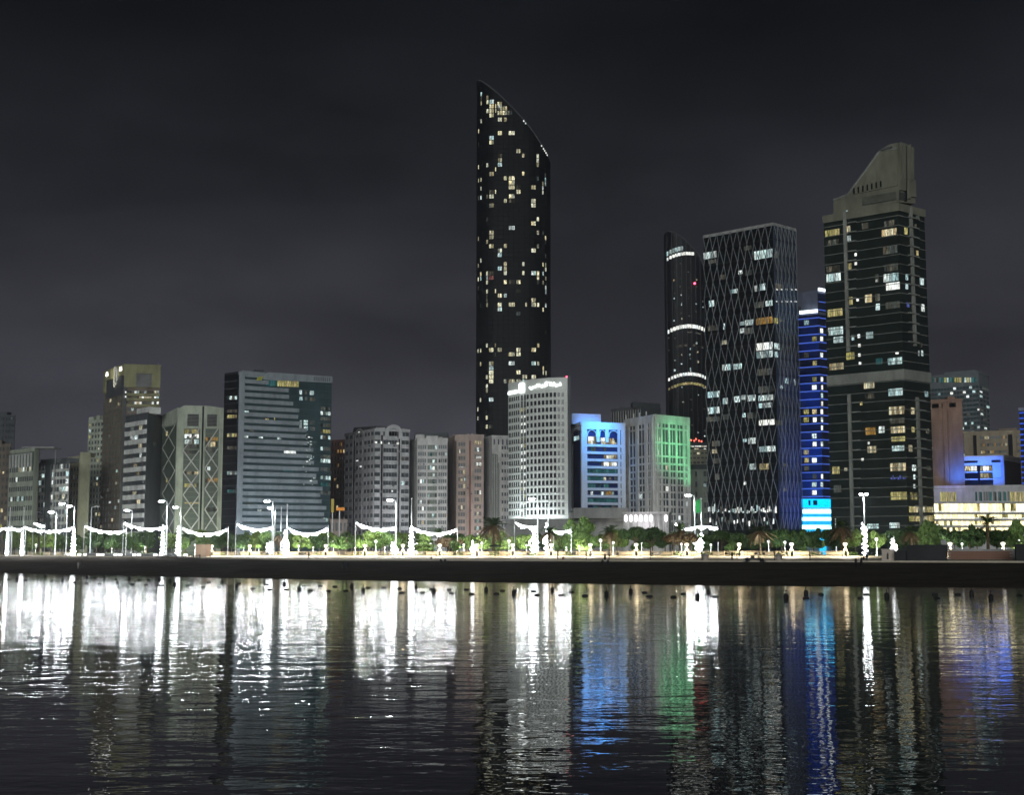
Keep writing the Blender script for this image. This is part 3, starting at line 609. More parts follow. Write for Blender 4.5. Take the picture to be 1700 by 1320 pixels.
for r in range(nf):
    base = .2 if random.random() < .55 else .44
    if 28 <= r <= 30 or 51 <= r <= 57: base = .03
    for j, (_, _, wgt) in enumerate(cols):
        pr_ = base * wgt * (1.2 if r > 0 and act[r - 1, j] else .95); act[r, j] = random.random() < pr_
for r in range(nf):
    zb, zt_ = zof(150 + (r + 1) * fh, 930), zof(150 + r * fh + 1.1, 930)
    for j, (xa, xb, _) in enumerate(cols):
        xm = ((xa + xb) / 2) * k - a
        if not act[r, j] or zt_ > top(xm) - 6: continue
        m = DIM if random.random() < .2 else (COOL if random.random() < .12 else (RED if random.random() < .02 else TOWER))
        n2 = 2 if xb - xa > 6 else 1; wd = (xb - xa) * k
        for q in range(n2): cwin(root, P_, xm + ((q + .5) / n2 - .5) * wd, wd / n2 - .22, zb, zt_, m)
for r in range(4):
    for j in range(6):
        xm = (37 + j * 4.2) * k - a; zt_ = zof(177 + r * 7.35, 930)
        if zt_ < top(xm) - 3: cwin(root, P_, xm, 3.6 * k - .2, zof(183.4 + r * 7.35, 930), zt_, TOWER if random.random() < .7 else DIM)
for (x, y) in ((79, 214), (82, 217), (108, 259), (111, 263), (113, 265), (115, 267), (117, 269)):
    xm = x * k - a; cwin(root, P_, xm, .8, top(xm) - 1.6, top(xm) - .5, WHITE, .5, 'rim_light')
BL['tallest skyscraper'] = None

# curved white tower with the sign
XL, XR, Yf = xof(843, 650, 700), xof(942, 650, 700), 650.0
cxx, rad = xof(912, 650, 700), 0
plan = []   # front curve: sweeps back to the left
for t in np.linspace(0, 1, 40):
    px_ = 843.5 + 98.5 * t; plan.append((xof(px_, Yf, 700), Yf - 3 + 24 * (1 - t) ** 2.2 + 6 * max(0, t - .75) ** 2))
root = empty('office_tower', (float((XL + XR) / 2), Yf, 4.0)); tag(root, 'curved white office tower with square window grid and lit sign band at the top', 'tower')
zt = zof(630, Yf); zb0 = zof(858, Yf)
WC = mat('white tower cladding', (.68, .70, .66), .75, .25, .12)
back_ = [(plan[-1][0] + 1, plan[-1][1] + 34), (plan[0][0] + 18, plan[0][1] + 20)]
MB().prism(plan + back_, 3, zt).build('wall', WC, root); MB().prism([(x, y - .35) for x, y in plan] + back_, zof(648, Yf), zt + .6).build('sign_band', WC, root)
sx = np.cumsum([0] + [math.hypot(plan[i + 1][0] - plan[i][0], plan[i + 1][1] - plan[i][1]) for i in range(39)]); 
def cur(px_, off=0.):
    x = xof(px_, Yf, 700); y = float(np.interp(x, [q[0] for q in plan], [q[1] for q in plan])); y2 = float(np.interp(x + .4, [q[0] for q in plan], [q[1] for q in plan])); y1 = float(np.interp(x - .4, [q[0] for q in plan], [q[1] for q in plan]))
    a_ = math.atan2(y2 - y1, .8 if x + .4 < XR else .4); return np.array((x + math.sin(a_) * off, y - math.cos(a_) * off)), a_
wc = [845.6, 848.2, 851.2, 854.4, 857.8, 861.4, 876.5, 882.8, 889, 895.4, 901.8, 908.2, 914.6, 921, 927.4, 934]
rows = 17; BLW = mat('black window glass', (.012, .014, .014), .2, .3)
WHT = unit(BLW)
for r in range(rows):
    y = 652.6 + r * 12.15
    for x in wc:
        p_, a_ = cur(x, .02); wd = (4.1 if x > 870 else 2.0 + (x - 845) * .07) * Yf / F / max(.25, math.cos(a_)) * 1.0; wd = min(wd, 1.35 if x > 870 else .85)
        inst('window', WHT, root, (p_[0] - root.location.x, p_[1] - root.location.y, zof(y + 3.6, Yf) - 4), a_, (wd, .16, 7.2 * Yf / F))
        
for r in range(rows + 1):
    z = zof(650.2 + r * 12.15, Yf); prev = None; fmb = MB()   # floor ledges following the curve
    for px_ in np.linspace(844, 941.5, 30):
        p_, _ = cur(px_, .16)
        if prev is not None:
            k0 = len(fmb.v); fmb.v += [(prev[0], prev[1], z), (p_[0], p_[1], z), (p_[0], p_[1], z + .25), (prev[0], prev[1], z + .25), (prev[0], prev[1] + .4, z), (p_[0], p_[1] + .4, z), (p_[0], p_[1] + .4, z + .25), (prev[0], prev[1] + .4, z + .25)]
            fmb.f += [(k0, k0 + 1, k0 + 2, k0 + 3), (k0 + 3, k0 + 2, k0 + 6, k0 + 7), (k0 + 1, k0, k0 + 4, k0 + 5)]
        prev = p_
    fmb.build('floor_ledge', WC, root)
for x in (867, 872): 
    sl = MB(); p_, a_ = cur(x, .05); inst('stair_slot', WHT, root, (p_[0] - root.location.x, p_[1] - root.location.y, (zof(652, Yf) + zof(858, Yf)) / 2 - 4), a_, (1.0, .16, zof(652, Yf) - zof(858, Yf)))
    for r in range(2, rows): 
        y = 650 + r * 12.15; p_, a_ = cur(x, .16)
        if random.random() < (.95 if r < 10 else .5): inst('window', unit(YEL if random.random() < .35 else WHITE), root, (p_[0] - root.location.x, p_[1] - root.location.y, zof(y + 2.5, Yf) - 4), a_, (.8, .14, random.uniform(1.0, 1.7)))
MB().box(XR + .05, XR + 1.4, plan[-1][1] - .6, plan[-1][1] + 34, 3, zt + 1.2).build('end_wall', W_DARK, root)
LOGO = emit('sign glow', (.93, 1, 1), 4.2)
p_, a_ = cur(868, .6)
lg = MB(); hw, hh, r_ = 1.95, 2.35, .6; q = []
for cx_, cz_, t0 in ((hw - r_, hh - r_, 0), (-hw + r_, hh - r_, 90), (-hw + r_, -hh + r_, 180), (hw - r_, -hh + r_, 270)):
    for t in np.linspace(t0, t0 + 90, 5): q.append((cx_ + r_ * math.cos(R(t)), cz_ + r_ * math.sin(R(t))))
fz = Fr(p_ - np.array((math.cos(a_), math.sin(a_))), p_ + np.array((math.cos(a_), math.sin(a_)))); zl = zof(640.5, Yf)
lg.fprism(fz, [(1 + u, zl + v) for u, v in q], 0, .3).build('lit_square_sign', LOGO, root)
def text(body, px0, px1, ymid, hpx, m, root, bold=.0):
    """lettering bent along the curved wall: a font outline turned into a mesh"""
    cu = bpy.data.curves.new('lettering', 'FONT'); cu.body = body; cu.extrude = .06; cu.offset = bold
    o = bpy.data.objects.new('lettering', cu); COL.objects.link(o); dg = bpy.context.evaluated_depsgraph_get(); dg.update()
    me = bpy.data.meshes.new_from_object(o.evaluated_get(dg)); bpy.data.objects.remove(o)
    v = np.array([q.co[:] for q in me.vertices]); mn, mx = v.min(0), v.max(0)
    for vert, q in zip(me.vertices, v):
        s_ = (q[0] - mn[0]) / (mx[0] - mn[0]); pp, _ = cur(px0 + (px1 - px0) * s_, .55 + q[2] * 2)
        z = zof(ymid, Yf) + ((q[1] - mn[1]) / (mx[1] - mn[1]) - .5) * hpx * Yf / F
        vert.co = (pp[0] - root.location.x, pp[1] - root.location.y, z - 4)
    me.materials.clear(); me.materials.append(m); o = bpy.data.objects.new('lettering', me); COL.objects.link(o); o.parent = root; return o
text('\uFECF\uFEAE\uFED3\uFE94 \uFE83\uFE91\uFEEE\uFEC7\uFE92\uFEF2'[::-1], 880, 932.5, 639.5, 11, LOGO, root, .03)
text('ABU DHABI CHAMBER', 844.8, 860, 645, 5.5, LOGO, root, .02)
bc = MB().ball((xof(941, Yf, 628), Yf + 1, zt + 1.4), .4).build('red_beacon', emit('red beacon', (1, .05, .1), 12, 'NONE'), root)
for px_ in (860, 885, 912, 935):
    p_, a_ = cur(px_, 9); light('foot_flood', 'SPOT', (p_[0], p_[1], 7), 42000, (.85, .95, 1), root, .4, (xof(px_, Yf), Yf, zof(800, Yf)), 130, 1)
MB().box(XL - 1, XR + 6, 634, 640, 3, zof(862, 640)).build('podium', CONC, root)
BL['curved white tower'] = None
# ------------------------------------------------------------------ right half of the skyline
# blue floodlit office
BWALL = mat('white office render', (.58, .60, .62), .8, .2, .1)
b = Bld('office_building', 'office block floodlit blue with three arched window bays', [(948, 672), (964, 655), (1037, 662)], 702, BWALL, 24, ref=1)
fl, f = b.fr
b.part('side_glazing', MB().fbox(fl, fl.L * .3, fl.L * .98, .02, .3, 4, zof(716, 660)), GLB)
b.part('side_arch', arch(fl, fl.L * .25, fl.L, zof(724, 660), zof(712, 660), .3, .5, .9, 10), W_DARK)
b.part('corner_pier', MB().fbox(f, 0, upx(f, 974), .03, .9, 4, b.z1 + .3).fbox(f, upx(f, 1025), upx(f, 1029), .03, .9, 4, b.z1 - 1).fbox(f, upx(f, 1031), f.L, .03, .6, 4, b.z1 + .2), BWALL)
b.part('attic', MB().fbox(f, upx(f, 974), upx(f, 1031), .03, .8, zof(713, 657), b.z1 + .1), BWALL)
b.part('glazing', MB().fbox(f, upx(f, 974), upx(f, 1031), .02, .12, 4, zof(713, 657)), GLB)
for x0, x1 in ((974.5, 990), (995, 1005), (1010, 1027)): b.part('bay_arch', arch(f, upx(f, x0), upx(f, x1), zof(725, 657), zof(714, 657) + .0, .1, .75, .86, 12), BWALL)
b.part('bay_pier', MB().fbox(f, upx(f, 990), upx(f, 995), .03, .72, zof(734, 657), zof(713, 657)).fbox(f, upx(f, 1005), upx(f, 1010), .03, .72, zof(734, 657), zof(713, 657)), BWALL)
for r in range(10): b.part('spandrel', MB().fbox(f, upx(f, 974), upx(f, 1031), .04, .7, zof(738 + r * 12.05 + 4.2, 658), zof(738 + r * 12.05, 658)), BWALL)
for r in range(10):
    y0 = 730.5 + r * 12.05
    for i in range(11):
        x = 976 + i * 4.35; k = 'd'
        if r == 0: k = random.choice('wwpdo')
        elif r in (2, 3): k = random.choice('pwpw') if x > 998 else 'd'
        elif r == 5: k = random.choice('wyd') if x > 1000 else 't'
        elif r == 7: k = 'o' if 1003 < x < 1015 else random.choice('dcd')
        elif r in (4, 8): k = 't'
        else: k = random.choice('ddt')
        if k == 'd' and random.random() < .75: b.win(f, upx(f, x), upx(f, x + 3.9), zof(y0 + 7.2, 658), zof(y0 + .4, 658), GLB)
        else: b.px_win(1, x, y0 + random.uniform(.3, 2), x + 3.9, y0 + 7.2, k)
for i in range(4): b.px_win(1, 976 + i * 3.3, 725, 979 + i * 3.3, 732, random.choice('wpc'), n=.3)
for i in range(3): b.px_win(1, 1011 + i * 4.5, 728, 1014.5 + i * 4.5, 735, random.choice('wod'), n=.3)
b.px_win(1, 996.5, 727, 1004, 733, 'p', 2, n=.3); b.px_win(0, 954, 724, 963, 731, 'c', 2, n=.4)
b.part('roof_house', MB().prism([f.pt(upx(f, 957), -6, 0)[:2], f.pt(upx(f, 1006), -6, 0)[:2], f.pt(upx(f, 1006), -16, 0)[:2], f.pt(upx(f, 957), -16, 0)[:2]], b.z1, zof(687, 662)), BWALL)
b.part('podium_canopy', MB().box(xof(950, 640), xof(1040, 640), 626, 654, zof(862, 640), zof(845, 640)).box(xof(945, 640), xof(1064, 640), 634, 654, zof(866, 640), zof(852, 640)), CONC)
b.part('podium', MB().box(xof(952, 640), xof(1060, 640), 640, 654, 3, zof(860, 640)), CONC)
BLUE = (.04, .22, 1)
for px_, dn, zt_, pw in ((984, 12, 36, 42000), (1004, 12, 36, 42000)):
    light('blue_flood', 'SPOT', f.pt(upx(f, px_), dn, zof(850, 655)), pw * .55, (.22, .3, 1), b.root, .5, f.pt(upx(f, px_), 0, zof(790, 655)), 92, 1)
    light('blue_flood', 'SPOT', f.pt(upx(f, px_), 14, b.z1 + 7), pw, (.03, .33, 1), b.root, .5, f.pt(upx(f, px_), 0, b.z1 - 8), 84, 1)
light('roof_flood', 'SPOT', f.pt(upx(f, 982), 1, b.z1 + 1.2), 3000, BLUE, b.root, .3, f.pt(upx(f, 982), -6, b.z1 + 3), 150, 1)
BL['blue floodlit office'] = b

b = Bld('office_building', 'dark far office with vertical glazing bars behind the green floodlit block', [(1015, 868), (1064, 850), (1096, 862)], 676, W_DARK, 20, ref=1)
b.fac(0, 3, 12, .9, .6, glassm=BLK, wall=CONC, lit=.02, kinds='d', z0=b.z1 - 30); b.part('plant_storey', MB().prism([b.P[1] + (-5, 0), b.P[2], b.P[2] + (0, 14), b.P[1] + (-5, 14)], b.z1, zof(667, 850)), W_DARK); b.clutter(5, 4); BL['dark far office'] = b

# green floodlit grid block
b = Bld('office_building', 'pale block with paired windows and one flank floodlit green', [(1038, 672), (1085, 648), (1143, 664)], 690, W_PALE, 20, ref=1)
fl, f = b.fr
def pairs(k, xs, ybreaks, lit):
    fr2 = b.fr[k]
    g = MB(); zt2 = zof(703, 650)
    b.part('glazing', MB().fbox(fr2, .3, fr2.L - .3, .02, .1, 4, zt2), GL)
    us = [upx(fr2, x) for x in xs]; e_ = [0] + sorted(sum([[a_, b_] for a_, b_ in zip(us[::2], us[1::2])], [])) + [fr2.L]
    for i in range(0, len(e_), 2): g.fbox(fr2, e_[i], e_[i + 1], .03, .75, 4, zt2 + .3)
    for y0, y1 in ybreaks: g.fbox(fr2, .2, fr2.L - .2, .025, .6, zof(y1, 655), zof(y0, 655))
    g.fbox(fr2, 0, fr2.L, .03, .7, zt2, b.z1 - .5); b.part('facade_grid', g, W_PALE)
    yb = sorted(ybreaks); cells = [(a_[1], b_[0]) for a_, b_ in zip(yb[:-1], yb[1:])]
    for a_, c_ in zip(us[::2], us[1::2]):
        mid = (a_ + c_) / 2; b.part('mullion', MB().fbox(fr2, mid - .16, mid + .16, .1, .5, 4, zt2), W_PALE)
        for y0, y1 in cells:
            for q in (0, 1):
                on = random.random() < lit; b.win(fr2, (a_, mid + .2)[q], (mid - .2, c_)[q], zof(y1, 655), zof(y0, 655) if not on else zof(max(y0, y1 - 8), 655), KIND[random.choice('wcpdd')] if on else GL)
tall = [(703, 704), (711, 714), (735, 738), (757, 760), (769, 772.5), (781, 784), (792, 795.5), (804, 807), (816, 819), (828, 831), (840, 843.5), (852, 855), (864, 867)]
pairs(0, [1041, 1043.5, 1047, 1057, 1062, 1072, 1077, 1082.5], tall, .06); pairs(1, [1086.5, 1089, 1091.5, 1096, 1099, 1108.5, 1111.5, 1120.5, 1123.5, 1133, 1135.5, 1139.5], tall, .12)
tk = MB()
for x in (1039, 1052, 1062, 1073): p_ = fl.pt(upx(fl, x), -.3, 0); tk.box(p_[0] - .3, p_[0] + .3, p_[1] - .3, p_[1] + .3, b.z1, b.z1 + 2.6)
b.part('parapet_post', tk, W_PALE); b.part('attic_band', MB().fbox(f, 0, f.L, .05, .9, b.z1 - 2.6, b.z1 + .6), W_PALE)
GRN = (.16, 1, .38)
light('green_flood', 'SPOT', f.pt(upx(f, 1112), 24, zof(745, 650)), 34000, GRN, b.root, .5, f.pt(upx(f, 1118), 0, zof(738, 655)), 88, 1)
light('green_flood', 'SPOT', f.pt(upx(f, 1139), 10, zof(820, 650)), 7000, GRN, b.root, .5, f.pt(upx(f, 1137), 0, zof(780, 655)), 60, 1)
BL['green floodlit block'] = b

# arcade of white lit arches
root = empty('arcade_building', (xof(1072, 600), 600, 4)); tag(root, 'low arcade of bright white lit arches behind the dark trees', 'arcade')
fa = Fr(pt(1035, 600, 860), pt(1110, 596, 860)); zs = zof(857, 600)
MB().fbox(fa, 0, fa.L, -10, -1.6, 3, zs + 1).build('wall', W_PALE, root); MB().fbox(fa, -.5, fa.L + .5, -10, .6, zs + 1, zs + 1.7).build('cornice', W_PALE, root)
for i in range(9):
    u0 = fa.L * i / 9; u1 = fa.L * (i + 1) / 9
    arch(fa, u0, u1, 4, zs + 1, -.5, .3, .8, 10).build('arch', W_PALE, root)
    if i not in (6, 7): MB().fprism(fa, [(u0 + .35 + (u1 - u0 - .7) * (.5 + .5 * math.cos(t)), zs - 1 + 1.6 * math.sin(t)) for t in np.linspace(0, 2 * math.pi, 14)[:-1]], .05, .25).build('arch_light', emit('arch glow', (1, .97, 1), 3), root)
light('arcade_glow', 'AREA', fa.pt(fa.L / 2, 6, zs - 4), 900, (.95, .9, 1), root, 4, fa.pt(fa.L / 2, 0, zs - 3))

b = Bld('apartment_building', 'beige stepped block behind the diagrid tower', [(1143, 775), (1176, 772)], 748, W_CREAM, 14); b.fac(0, 5, 5, .4, .7, z0=zof(790, 775), lit=.1, kinds='wd', depth=.3)
b = Bld('apartment_building', 'grey green block with flat roof between the green floodlit and diagrid buildings', [(1143, 705), (1178, 702)], 779, mat('grey green render', (.36, .40, .33), .85), 14); b.fac(0, 8, 1, .5, .85, u0=.3, u1=.42); b.fac(0, 8, 2, .5, .85, u0=.7, u1=.98, lit=.1, kinds='cd'); b.part('roof_slab', MB().fbox(b.fr[0], -.6, b.fr[0].L, -8, .8, b.z1 - .2, b.z1 + 2.2), W_DARK); BL['grey green block'] = b
b = Bld('low_tower', 'dark block with red roof lights seen behind the diagrid tower', [(1140, 880), (1180, 880)], 737, W_DARK, 14); b.fac(0, 8, 10, .45, .95, z0=zof(775, 880), lit=.1, kinds='pw', force={(7, i) for i in range(10)} | {(6, i) for i in (3, 4, 7)})
for x, y in ((1150, 731), (1155, 732), (1158, 729), (1163, 732), (1167, 733)): MB().ball((xof(x, 884), 884, zof(y, 884)), .5, 6, 4).build('red_roof_light', emit('red lamp', (1, .12, .08), 5, 'NONE'), b.root); b.part('mast', MB().tube([(xof(x, 884), 884, b.z1), (xof(x, 884), 884, zof(y, 884))], .1, 4), METAL)

# curved dark tower with sail top
root, P_, top, a, c = round_tower('skyscraper', 'curved dark tower with a sail shaped top and white lit bands', 1105.5, 1170, 905, [(0, 391), (4, 389), (14, 392), (26, 400), (38, 411), (50, 425), (58, 437), (64.5, 452)], 11)
DG = mat('dim bronze glass', (.012, .013, .016), .35, .05)
MB().prism([(p_[0] + c, p_[1] + 905) for p_ in P_], 3, [top(p_[0]) for p_ in P_]).build('curtain_wall', DG, root)
fp = sorted([p_ for p_ in P_ if p_[1] <= 1e-6]); MB().tube([(p_[0] + c, p_[1] + 905 - .2, top(p_[0])) for p_ in fp], .4, 5).build('roof_rim', W_DARK, root)
rib = MB()
for x in np.linspace(-a * .96, a * .96, 9): y, a_ = on_curve(P_, x); rib.tube([(x + c, y + 905 - .1, 4), (x + c, y + 905 - .1, top(x) - .5)], .22, 4)
rib.build('mullions', W_DARK, root)
k = 2 * a / 64.5
for y0, y1, kk, pr_ in ((414, 421, COOL, .8), (424, 429, WHITE, .95), (543, 549, WHITE, 1), (622, 627, WHITE, 1), (638, 642, YEL, 1), (555, 557, DIM, .5), (575, 579, DIM, .5), (742, 747, WHITE, .7)):
    for j in range(14):
        x = (j + .5) / 14 * 2 * a * .98 - a * .98
        zt_ = zof(y0, 905); curve_drop = 3.2 * (abs(x + a * -.1) / a) ** 2
        if random.random() < pr_ and zt_ - curve_drop < top(x) - 2: cwin(root, P_, x, 2 * a / 14 - .18, zof(y1, 905) - curve_drop, zt_ - curve_drop, kk)
for i in range(70):
    x = random.choice([-.62, -.3, -.28, .12, .14, .5, .55, .82]) * a + random.uniform(-.4, .4); y = random.uniform(440, 735); cwin(root, P_, x, random.uniform(.3, 1.1), zof(y + random.uniform(1, 3.4), 905), zof(y, 905), random.choice([DIM, DIM, COOL, WARM]))
MB().ball((c + .42 * a, 905 - 11.6, zof(476, 905)), .75, 8, 5).build('red_beacon', emit('red beacon', (1, .05, .1), 12, 'NONE'), root)
for i in range(2): MB().ball((c - a * .96 + i * 1.6, 905 - 3, top(-a) + .6), .35, 6, 4).build('roof_light', emit('tiny white lamp', (1, 1, 1), 2, 'NONE'), root)

# diagrid tower
b = Bld('office_tower', 'dark glass tower wrapped in a pale diamond lattice', [(1168, 648), (1283, 622), (1320, 634)], 371, BLK, 36, ref=1, roof=CONC, cat='tower')
fl, f = b.fr; LAT = mat('lattice steel', (.22, .23, .24), .5, .4); nl = 18; zb0 = zof(880, 630); dz = (b.z1 - zb0) / nl
def lattice(fr2, nx):
    for lv in range(nl):
        o0, o1 = (.5, 1.3) if lv % 2 == 0 else (1.3, .5)
        za, zb = b.z1 - lv * dz, b.z1 - (lv + 1) * dz; sh0 = 0 if lv % 2 == 0 else .5; sh1 = .5 - sh0
        mb = MB()
        for i in range(nx + 1):
            ua = (i + sh0) / nx * fr2.L
            if ua > fr2.L + .01: continue
            for d_ in (-.5, .5):
                ub = (i + sh0 + d_) / nx * fr2.L
                if -.01 <= ub <= fr2.L + .01: mb.tube([fr2.pt(ua, o0, za), fr2.pt(ub, o1, zb)], .17, 4, False)
        b.part('lattice_tier', mb, LAT)
lattice(fl, 10); lattice(f, 6)
fm = MB()
for i in range(38): fm.fbox(fl, .2, fl.L, .02, .1, zb0 + i * (b.z1 - zb0) / 38, zb0 + i * (b.z1 - zb0) / 38 + .5).fbox(f, 0, f.L - .2, .02, .1, zb0 + i * (b.z1 - zb0) / 38, zb0 + i * (b.z1 - zb0) / 38 + .5)
b.part('floor_lines', fm, mat('charcoal spandrel', (.02, .022, .024), .5))
T3W = [(1168, 418, 1190, 429, 'c'), (1176, 431, 1190, 437, 'd'), (1235, 408, 1248, 415, 'd'), (1252, 415, 1283, 429, 'c'), (1226, 449, 1233, 455, 'c'), (1237, 448, 1249, 457, 'd'), (1196, 456, 1204, 464, 'd'), (1213, 480, 1225, 487, 'c'), (1253, 474, 1257, 484, 'c'), (1261, 471, 1271, 482, 'c'), (1177, 499, 1186, 509, 'c'), (1254, 501, 1269, 511, 'd'), (1271, 499, 1283, 508, 'c'), (1229, 534, 1236, 540, 'c'), (1237, 531, 1251, 540, 'c'), (1255, 527, 1283, 538, 'o'), (1229, 545, 1236, 553, 'c'), (1237, 544, 1251, 554, 'd'), (1175, 540, 1192, 549, 'd'), (1201, 537, 1203.5, 547, 'c'), (1198, 565, 1207, 572, 'w'), (1256, 569, 1283, 581, 'p'), (1256, 583, 1283, 594, 'c'), (1199, 605, 1213, 615, 'c'), (1217, 604, 1232, 613, 'c'), (1257, 612, 1283, 623, 'd'),
       (1175, 650, 1195, 660, 'c'), (1200, 661, 1209, 671, 'c'), (1219, 658, 1229, 668, 'c'), (1231, 656, 1238, 664, 'c'), (1241, 656, 1255, 666, 'c'), (1259, 641, 1284, 652, 'd'), (1259, 656, 1284, 665, 'c'), (1260, 669, 1281, 677, 'c'), (1175, 676, 1195, 687, 'c'), (1173, 692, 1195, 700, 'd'), (1200, 688, 1210, 697, 'd'), (1233, 686, 1238, 693, 'c'), (1241, 685, 1255, 695, 'd'), (1260, 697, 1286, 706, 'p'), (1182, 732, 1196, 741, 'd'), (1234, 729, 1240, 734, 'c'), (1242, 727, 1255, 737, 'c'), (1260, 741, 1288, 750, 'c'), (1182, 746, 1191, 753, 'w'), (1184, 761, 1196, 770, 'd'), (1245, 770, 1255, 780, 'c'), (1261, 770, 1277, 780, 'y'), (1187, 787, 1195, 797, 'd'), (1235, 800, 1239, 805, 'p')]
for x0, y0, x1, y1, k_ in T3W: b.px_win(0, x0, y0, x1, y1, k_, max(1, round((x1 - x0) / 5)))
for i in range(34):
    x = 1176 + i * 3.35; h_ = random.uniform(3, 13) if i % 3 else random.uniform(8, 17); b.px_win(0, x, 853 - h_, x + random.uniform(1.2, 3.2), 853 - random.uniform(0, 4), random.choice('pcdcp'))
for i in range(22):
    x = 1178 + i * 5; y = 856 + random.uniform(2, 10); b.px_win(0, x, y, x + 2.5, y + random.uniform(5, 11), random.choice('cdpd'))
for x0, y0, x1, y1, k_ in ((1286, 417, 1290, 428, 'd'), (1287, 471, 1297, 481, 'd'), (1285, 528, 1291, 537, 'y'), (1294, 530, 1298, 534, 'd'), (1285, 570, 1294, 580, 'c'), (1286, 584, 1291, 593, 'c'), (1303, 628, 1309, 637, 'c'), (1318, 630, 1322, 639, 'c'), (1288, 698, 1297, 706, 'd'), (1306, 575, 1310, 582, 'd'), (1301, 770, 1304, 774, 'd'), (1300, 810, 1305, 816, 'd'), (1295, 640, 1299, 645, 'c')): b.px_win(1, x0, y0, min(x1, 1321), y1, k_)
for x in (1287, 1295, 1303, 1311, 1318):
    for y in (480, 500): b.px_win(1, x, y, x + 3, y + 1.6, 'p', n=.5)
light('cool_flood', 'SPOT', f.pt(f.L * .5, 22, zof(520, 630)), 7000, (.35, .65, 1), b.root, .5, f.pt(f.L * .5, 0, zof(515, 630)), 85, 1)
for py_, pw in ((640, 5000), (740, 15000), (835, 30000)): light('blue_flood', 'SPOT', f.pt(f.L * .6, 22, zof(py_ + 20, 630)), pw, (.04, .13, 1), b.root, .5, f.pt(f.L * .6, 0, zof(py_, 630)), 80, 1)
LATB = mat('blue tinted fritted glass', (.05, .065, .10), .4, .3)
b.part('fritted_glazing', MB().fbox(f, 0, f.L, .02, .06, zb0, b.z1 - 1), LATB)
for i in range(16):
    b.px_win(1, 1291 + random.uniform(0, 30), 842 + random.uniform(0, 30), 1293 + random.uniform(0, 30), 842 + random.uniform(0, 30), 'b') if False else None
BL['diagrid tower'] = b

# blue lit residential tower and cyan podium
BT = mat('blue tower cladding', (.20, .22, .30), .6, .3); BSTR = emit('blue led strip', (.09, .19, .95), .8)
b = Bld('apartment_tower', 'slim apartment tower lit deep blue with bright cyan foot', [(1322, 706), (1358, 700), (1384, 708)], 519, BT, 22, ref=1, cat='tower')
fl, f = b.fr
b.part('upper_block', MB().fbox(f, 0, f.L, -20, 0, b.z1, zof(481, 700)), BT)
rows = 27; y0 = 528; dy = 13.45
b.part('glazing', MB().fbox(fl, 0, fl.L, .02, .1, 4, b.z1 - .6), GLB); b.part('glazing', MB().fbox(f, 0, f.L, .02, .1, 4, zof(486, 700)), GLB)
for r in range(-2, 23):
    y = y0 + r * dy
    if r >= 0: b.part('balcony_slab', MB().fbox(fl, 0, fl.L + 1.2, .1, 1.2, zof(y + 2.2, 702), zof(y, 702)), BT); b.part('led_strip', MB().fbox(fl, 0, fl.L + 1.2, 1.2, 1.26, zof(y + 1.7, 702), zof(y + .3, 702)), BSTR)
    if y > 490: b.part('balcony_slab', MB().fbox(f, .1, f.L, .1, .9, zof(y + 2.2, 702), zof(y, 702)), BT); b.part('led_strip', MB().fbox(f, .1, f.L, .9, .96, zof(y + 1.7, 702), zof(y + .3, 702)), BSTR)
b.part('roof_light_bar', MB().fbox(fl, 2, fl.L, .4, 1.0, zof(520, 702), zof(515, 702)), emit('white light bar', (.85, .95, 1), 3)); b.part('roof_light_bar', MB().fbox(f, 0, f.L * .7, .4, 1.0, zof(482.5, 700), zof(478, 700)), MATS['white light bar'])
b.part('roof_mast', MB().fbox(fl, .5, 2.0, -2, -.5, b.z1, zof(506, 700)), W_DARK)
for r in range(22):
    y = y0 + r * dy + 4
    for (xa, xb, pr_, ks) in ((1335, 1343, .28, 'wcodyd'), (1349, 1356, .38, 'wcpyd'), (1362, 1365.5, .5, 'pcp')):
        if random.random() < pr_: b.px_win(0 if xa < 1358 else 1, xa + random.uniform(-1, 1), y, xb, y + 7.5, random.choice(ks), n=.3)
fg = fl
CYN = emit('cyan wash', (.02, .55, 1), 1.5); CYW = emit('cyan white bar', (.45, 1, 1), 7)
pod = Fr(pt(1331, 672, 850), pt(1381, 672, 850))
b.part('podium', MB().fbox(pod, 0, pod.L, -16, 0, 4, zof(828, 672)), mat('cyan podium cladding', (.3, .4, .45), .6))
b.part('podium_band', MB().fbox(pod, 0, pod.L, .1, .4, zof(843, 672), zof(829, 672)), emit('cyan band', (.0, .40, .85), 2.6))
for (ya, yb) in ((846, 853), (859, 865), (872, 879)): b.part('podium_light_bar', MB().fbox(pod, 0, pod.L, .1, .6, zof(yb, 672), zof(ya, 672)), CYW)
for (ya, yb) in ((853, 859), (865, 872), (879, 884)): b.part('podium_band', MB().fbox(pod, 0, pod.L, .08, .3, zof(yb, 672), zof(ya, 672)), MATS['cyan band'])
lv = MB()
for i in range(26): u = pod.L * (i + .5) / 26; lv.fbox(pod, u - .1, u + .1, .6, .9, zof(884, 672), zof(844, 672))
b.part('podium_fins', lv, MATS['cyan podium cladding'])
b.part('podium_window', MB().fbox(pod, 1.2 + 2, 4.2, .4, .5, zof(839, 672), zof(831, 672)), GLB); b.part('podium_window', MB().fbox(pod, 5.5, 7.5, .4, .5, zof(839, 672), zof(831, 672)), GLB)
b.part('entrance_light', MB().fbox(pod, pod.L * .56, pod.L * .78, .1, .5, 4, zof(884, 672)), CYN)
for py_, pw in ((560, 9000), (650, 16000), (740, 26000), (800, 26000)): light('blue_flood', 'SPOT', fl.pt(fl.L * .7, 16, zof(py_ + 25, 700)), pw, (.03, .26, 1), b.root, .5, fl.pt(fl.L * .7, 0, zof(py_, 700)), 75, 1)
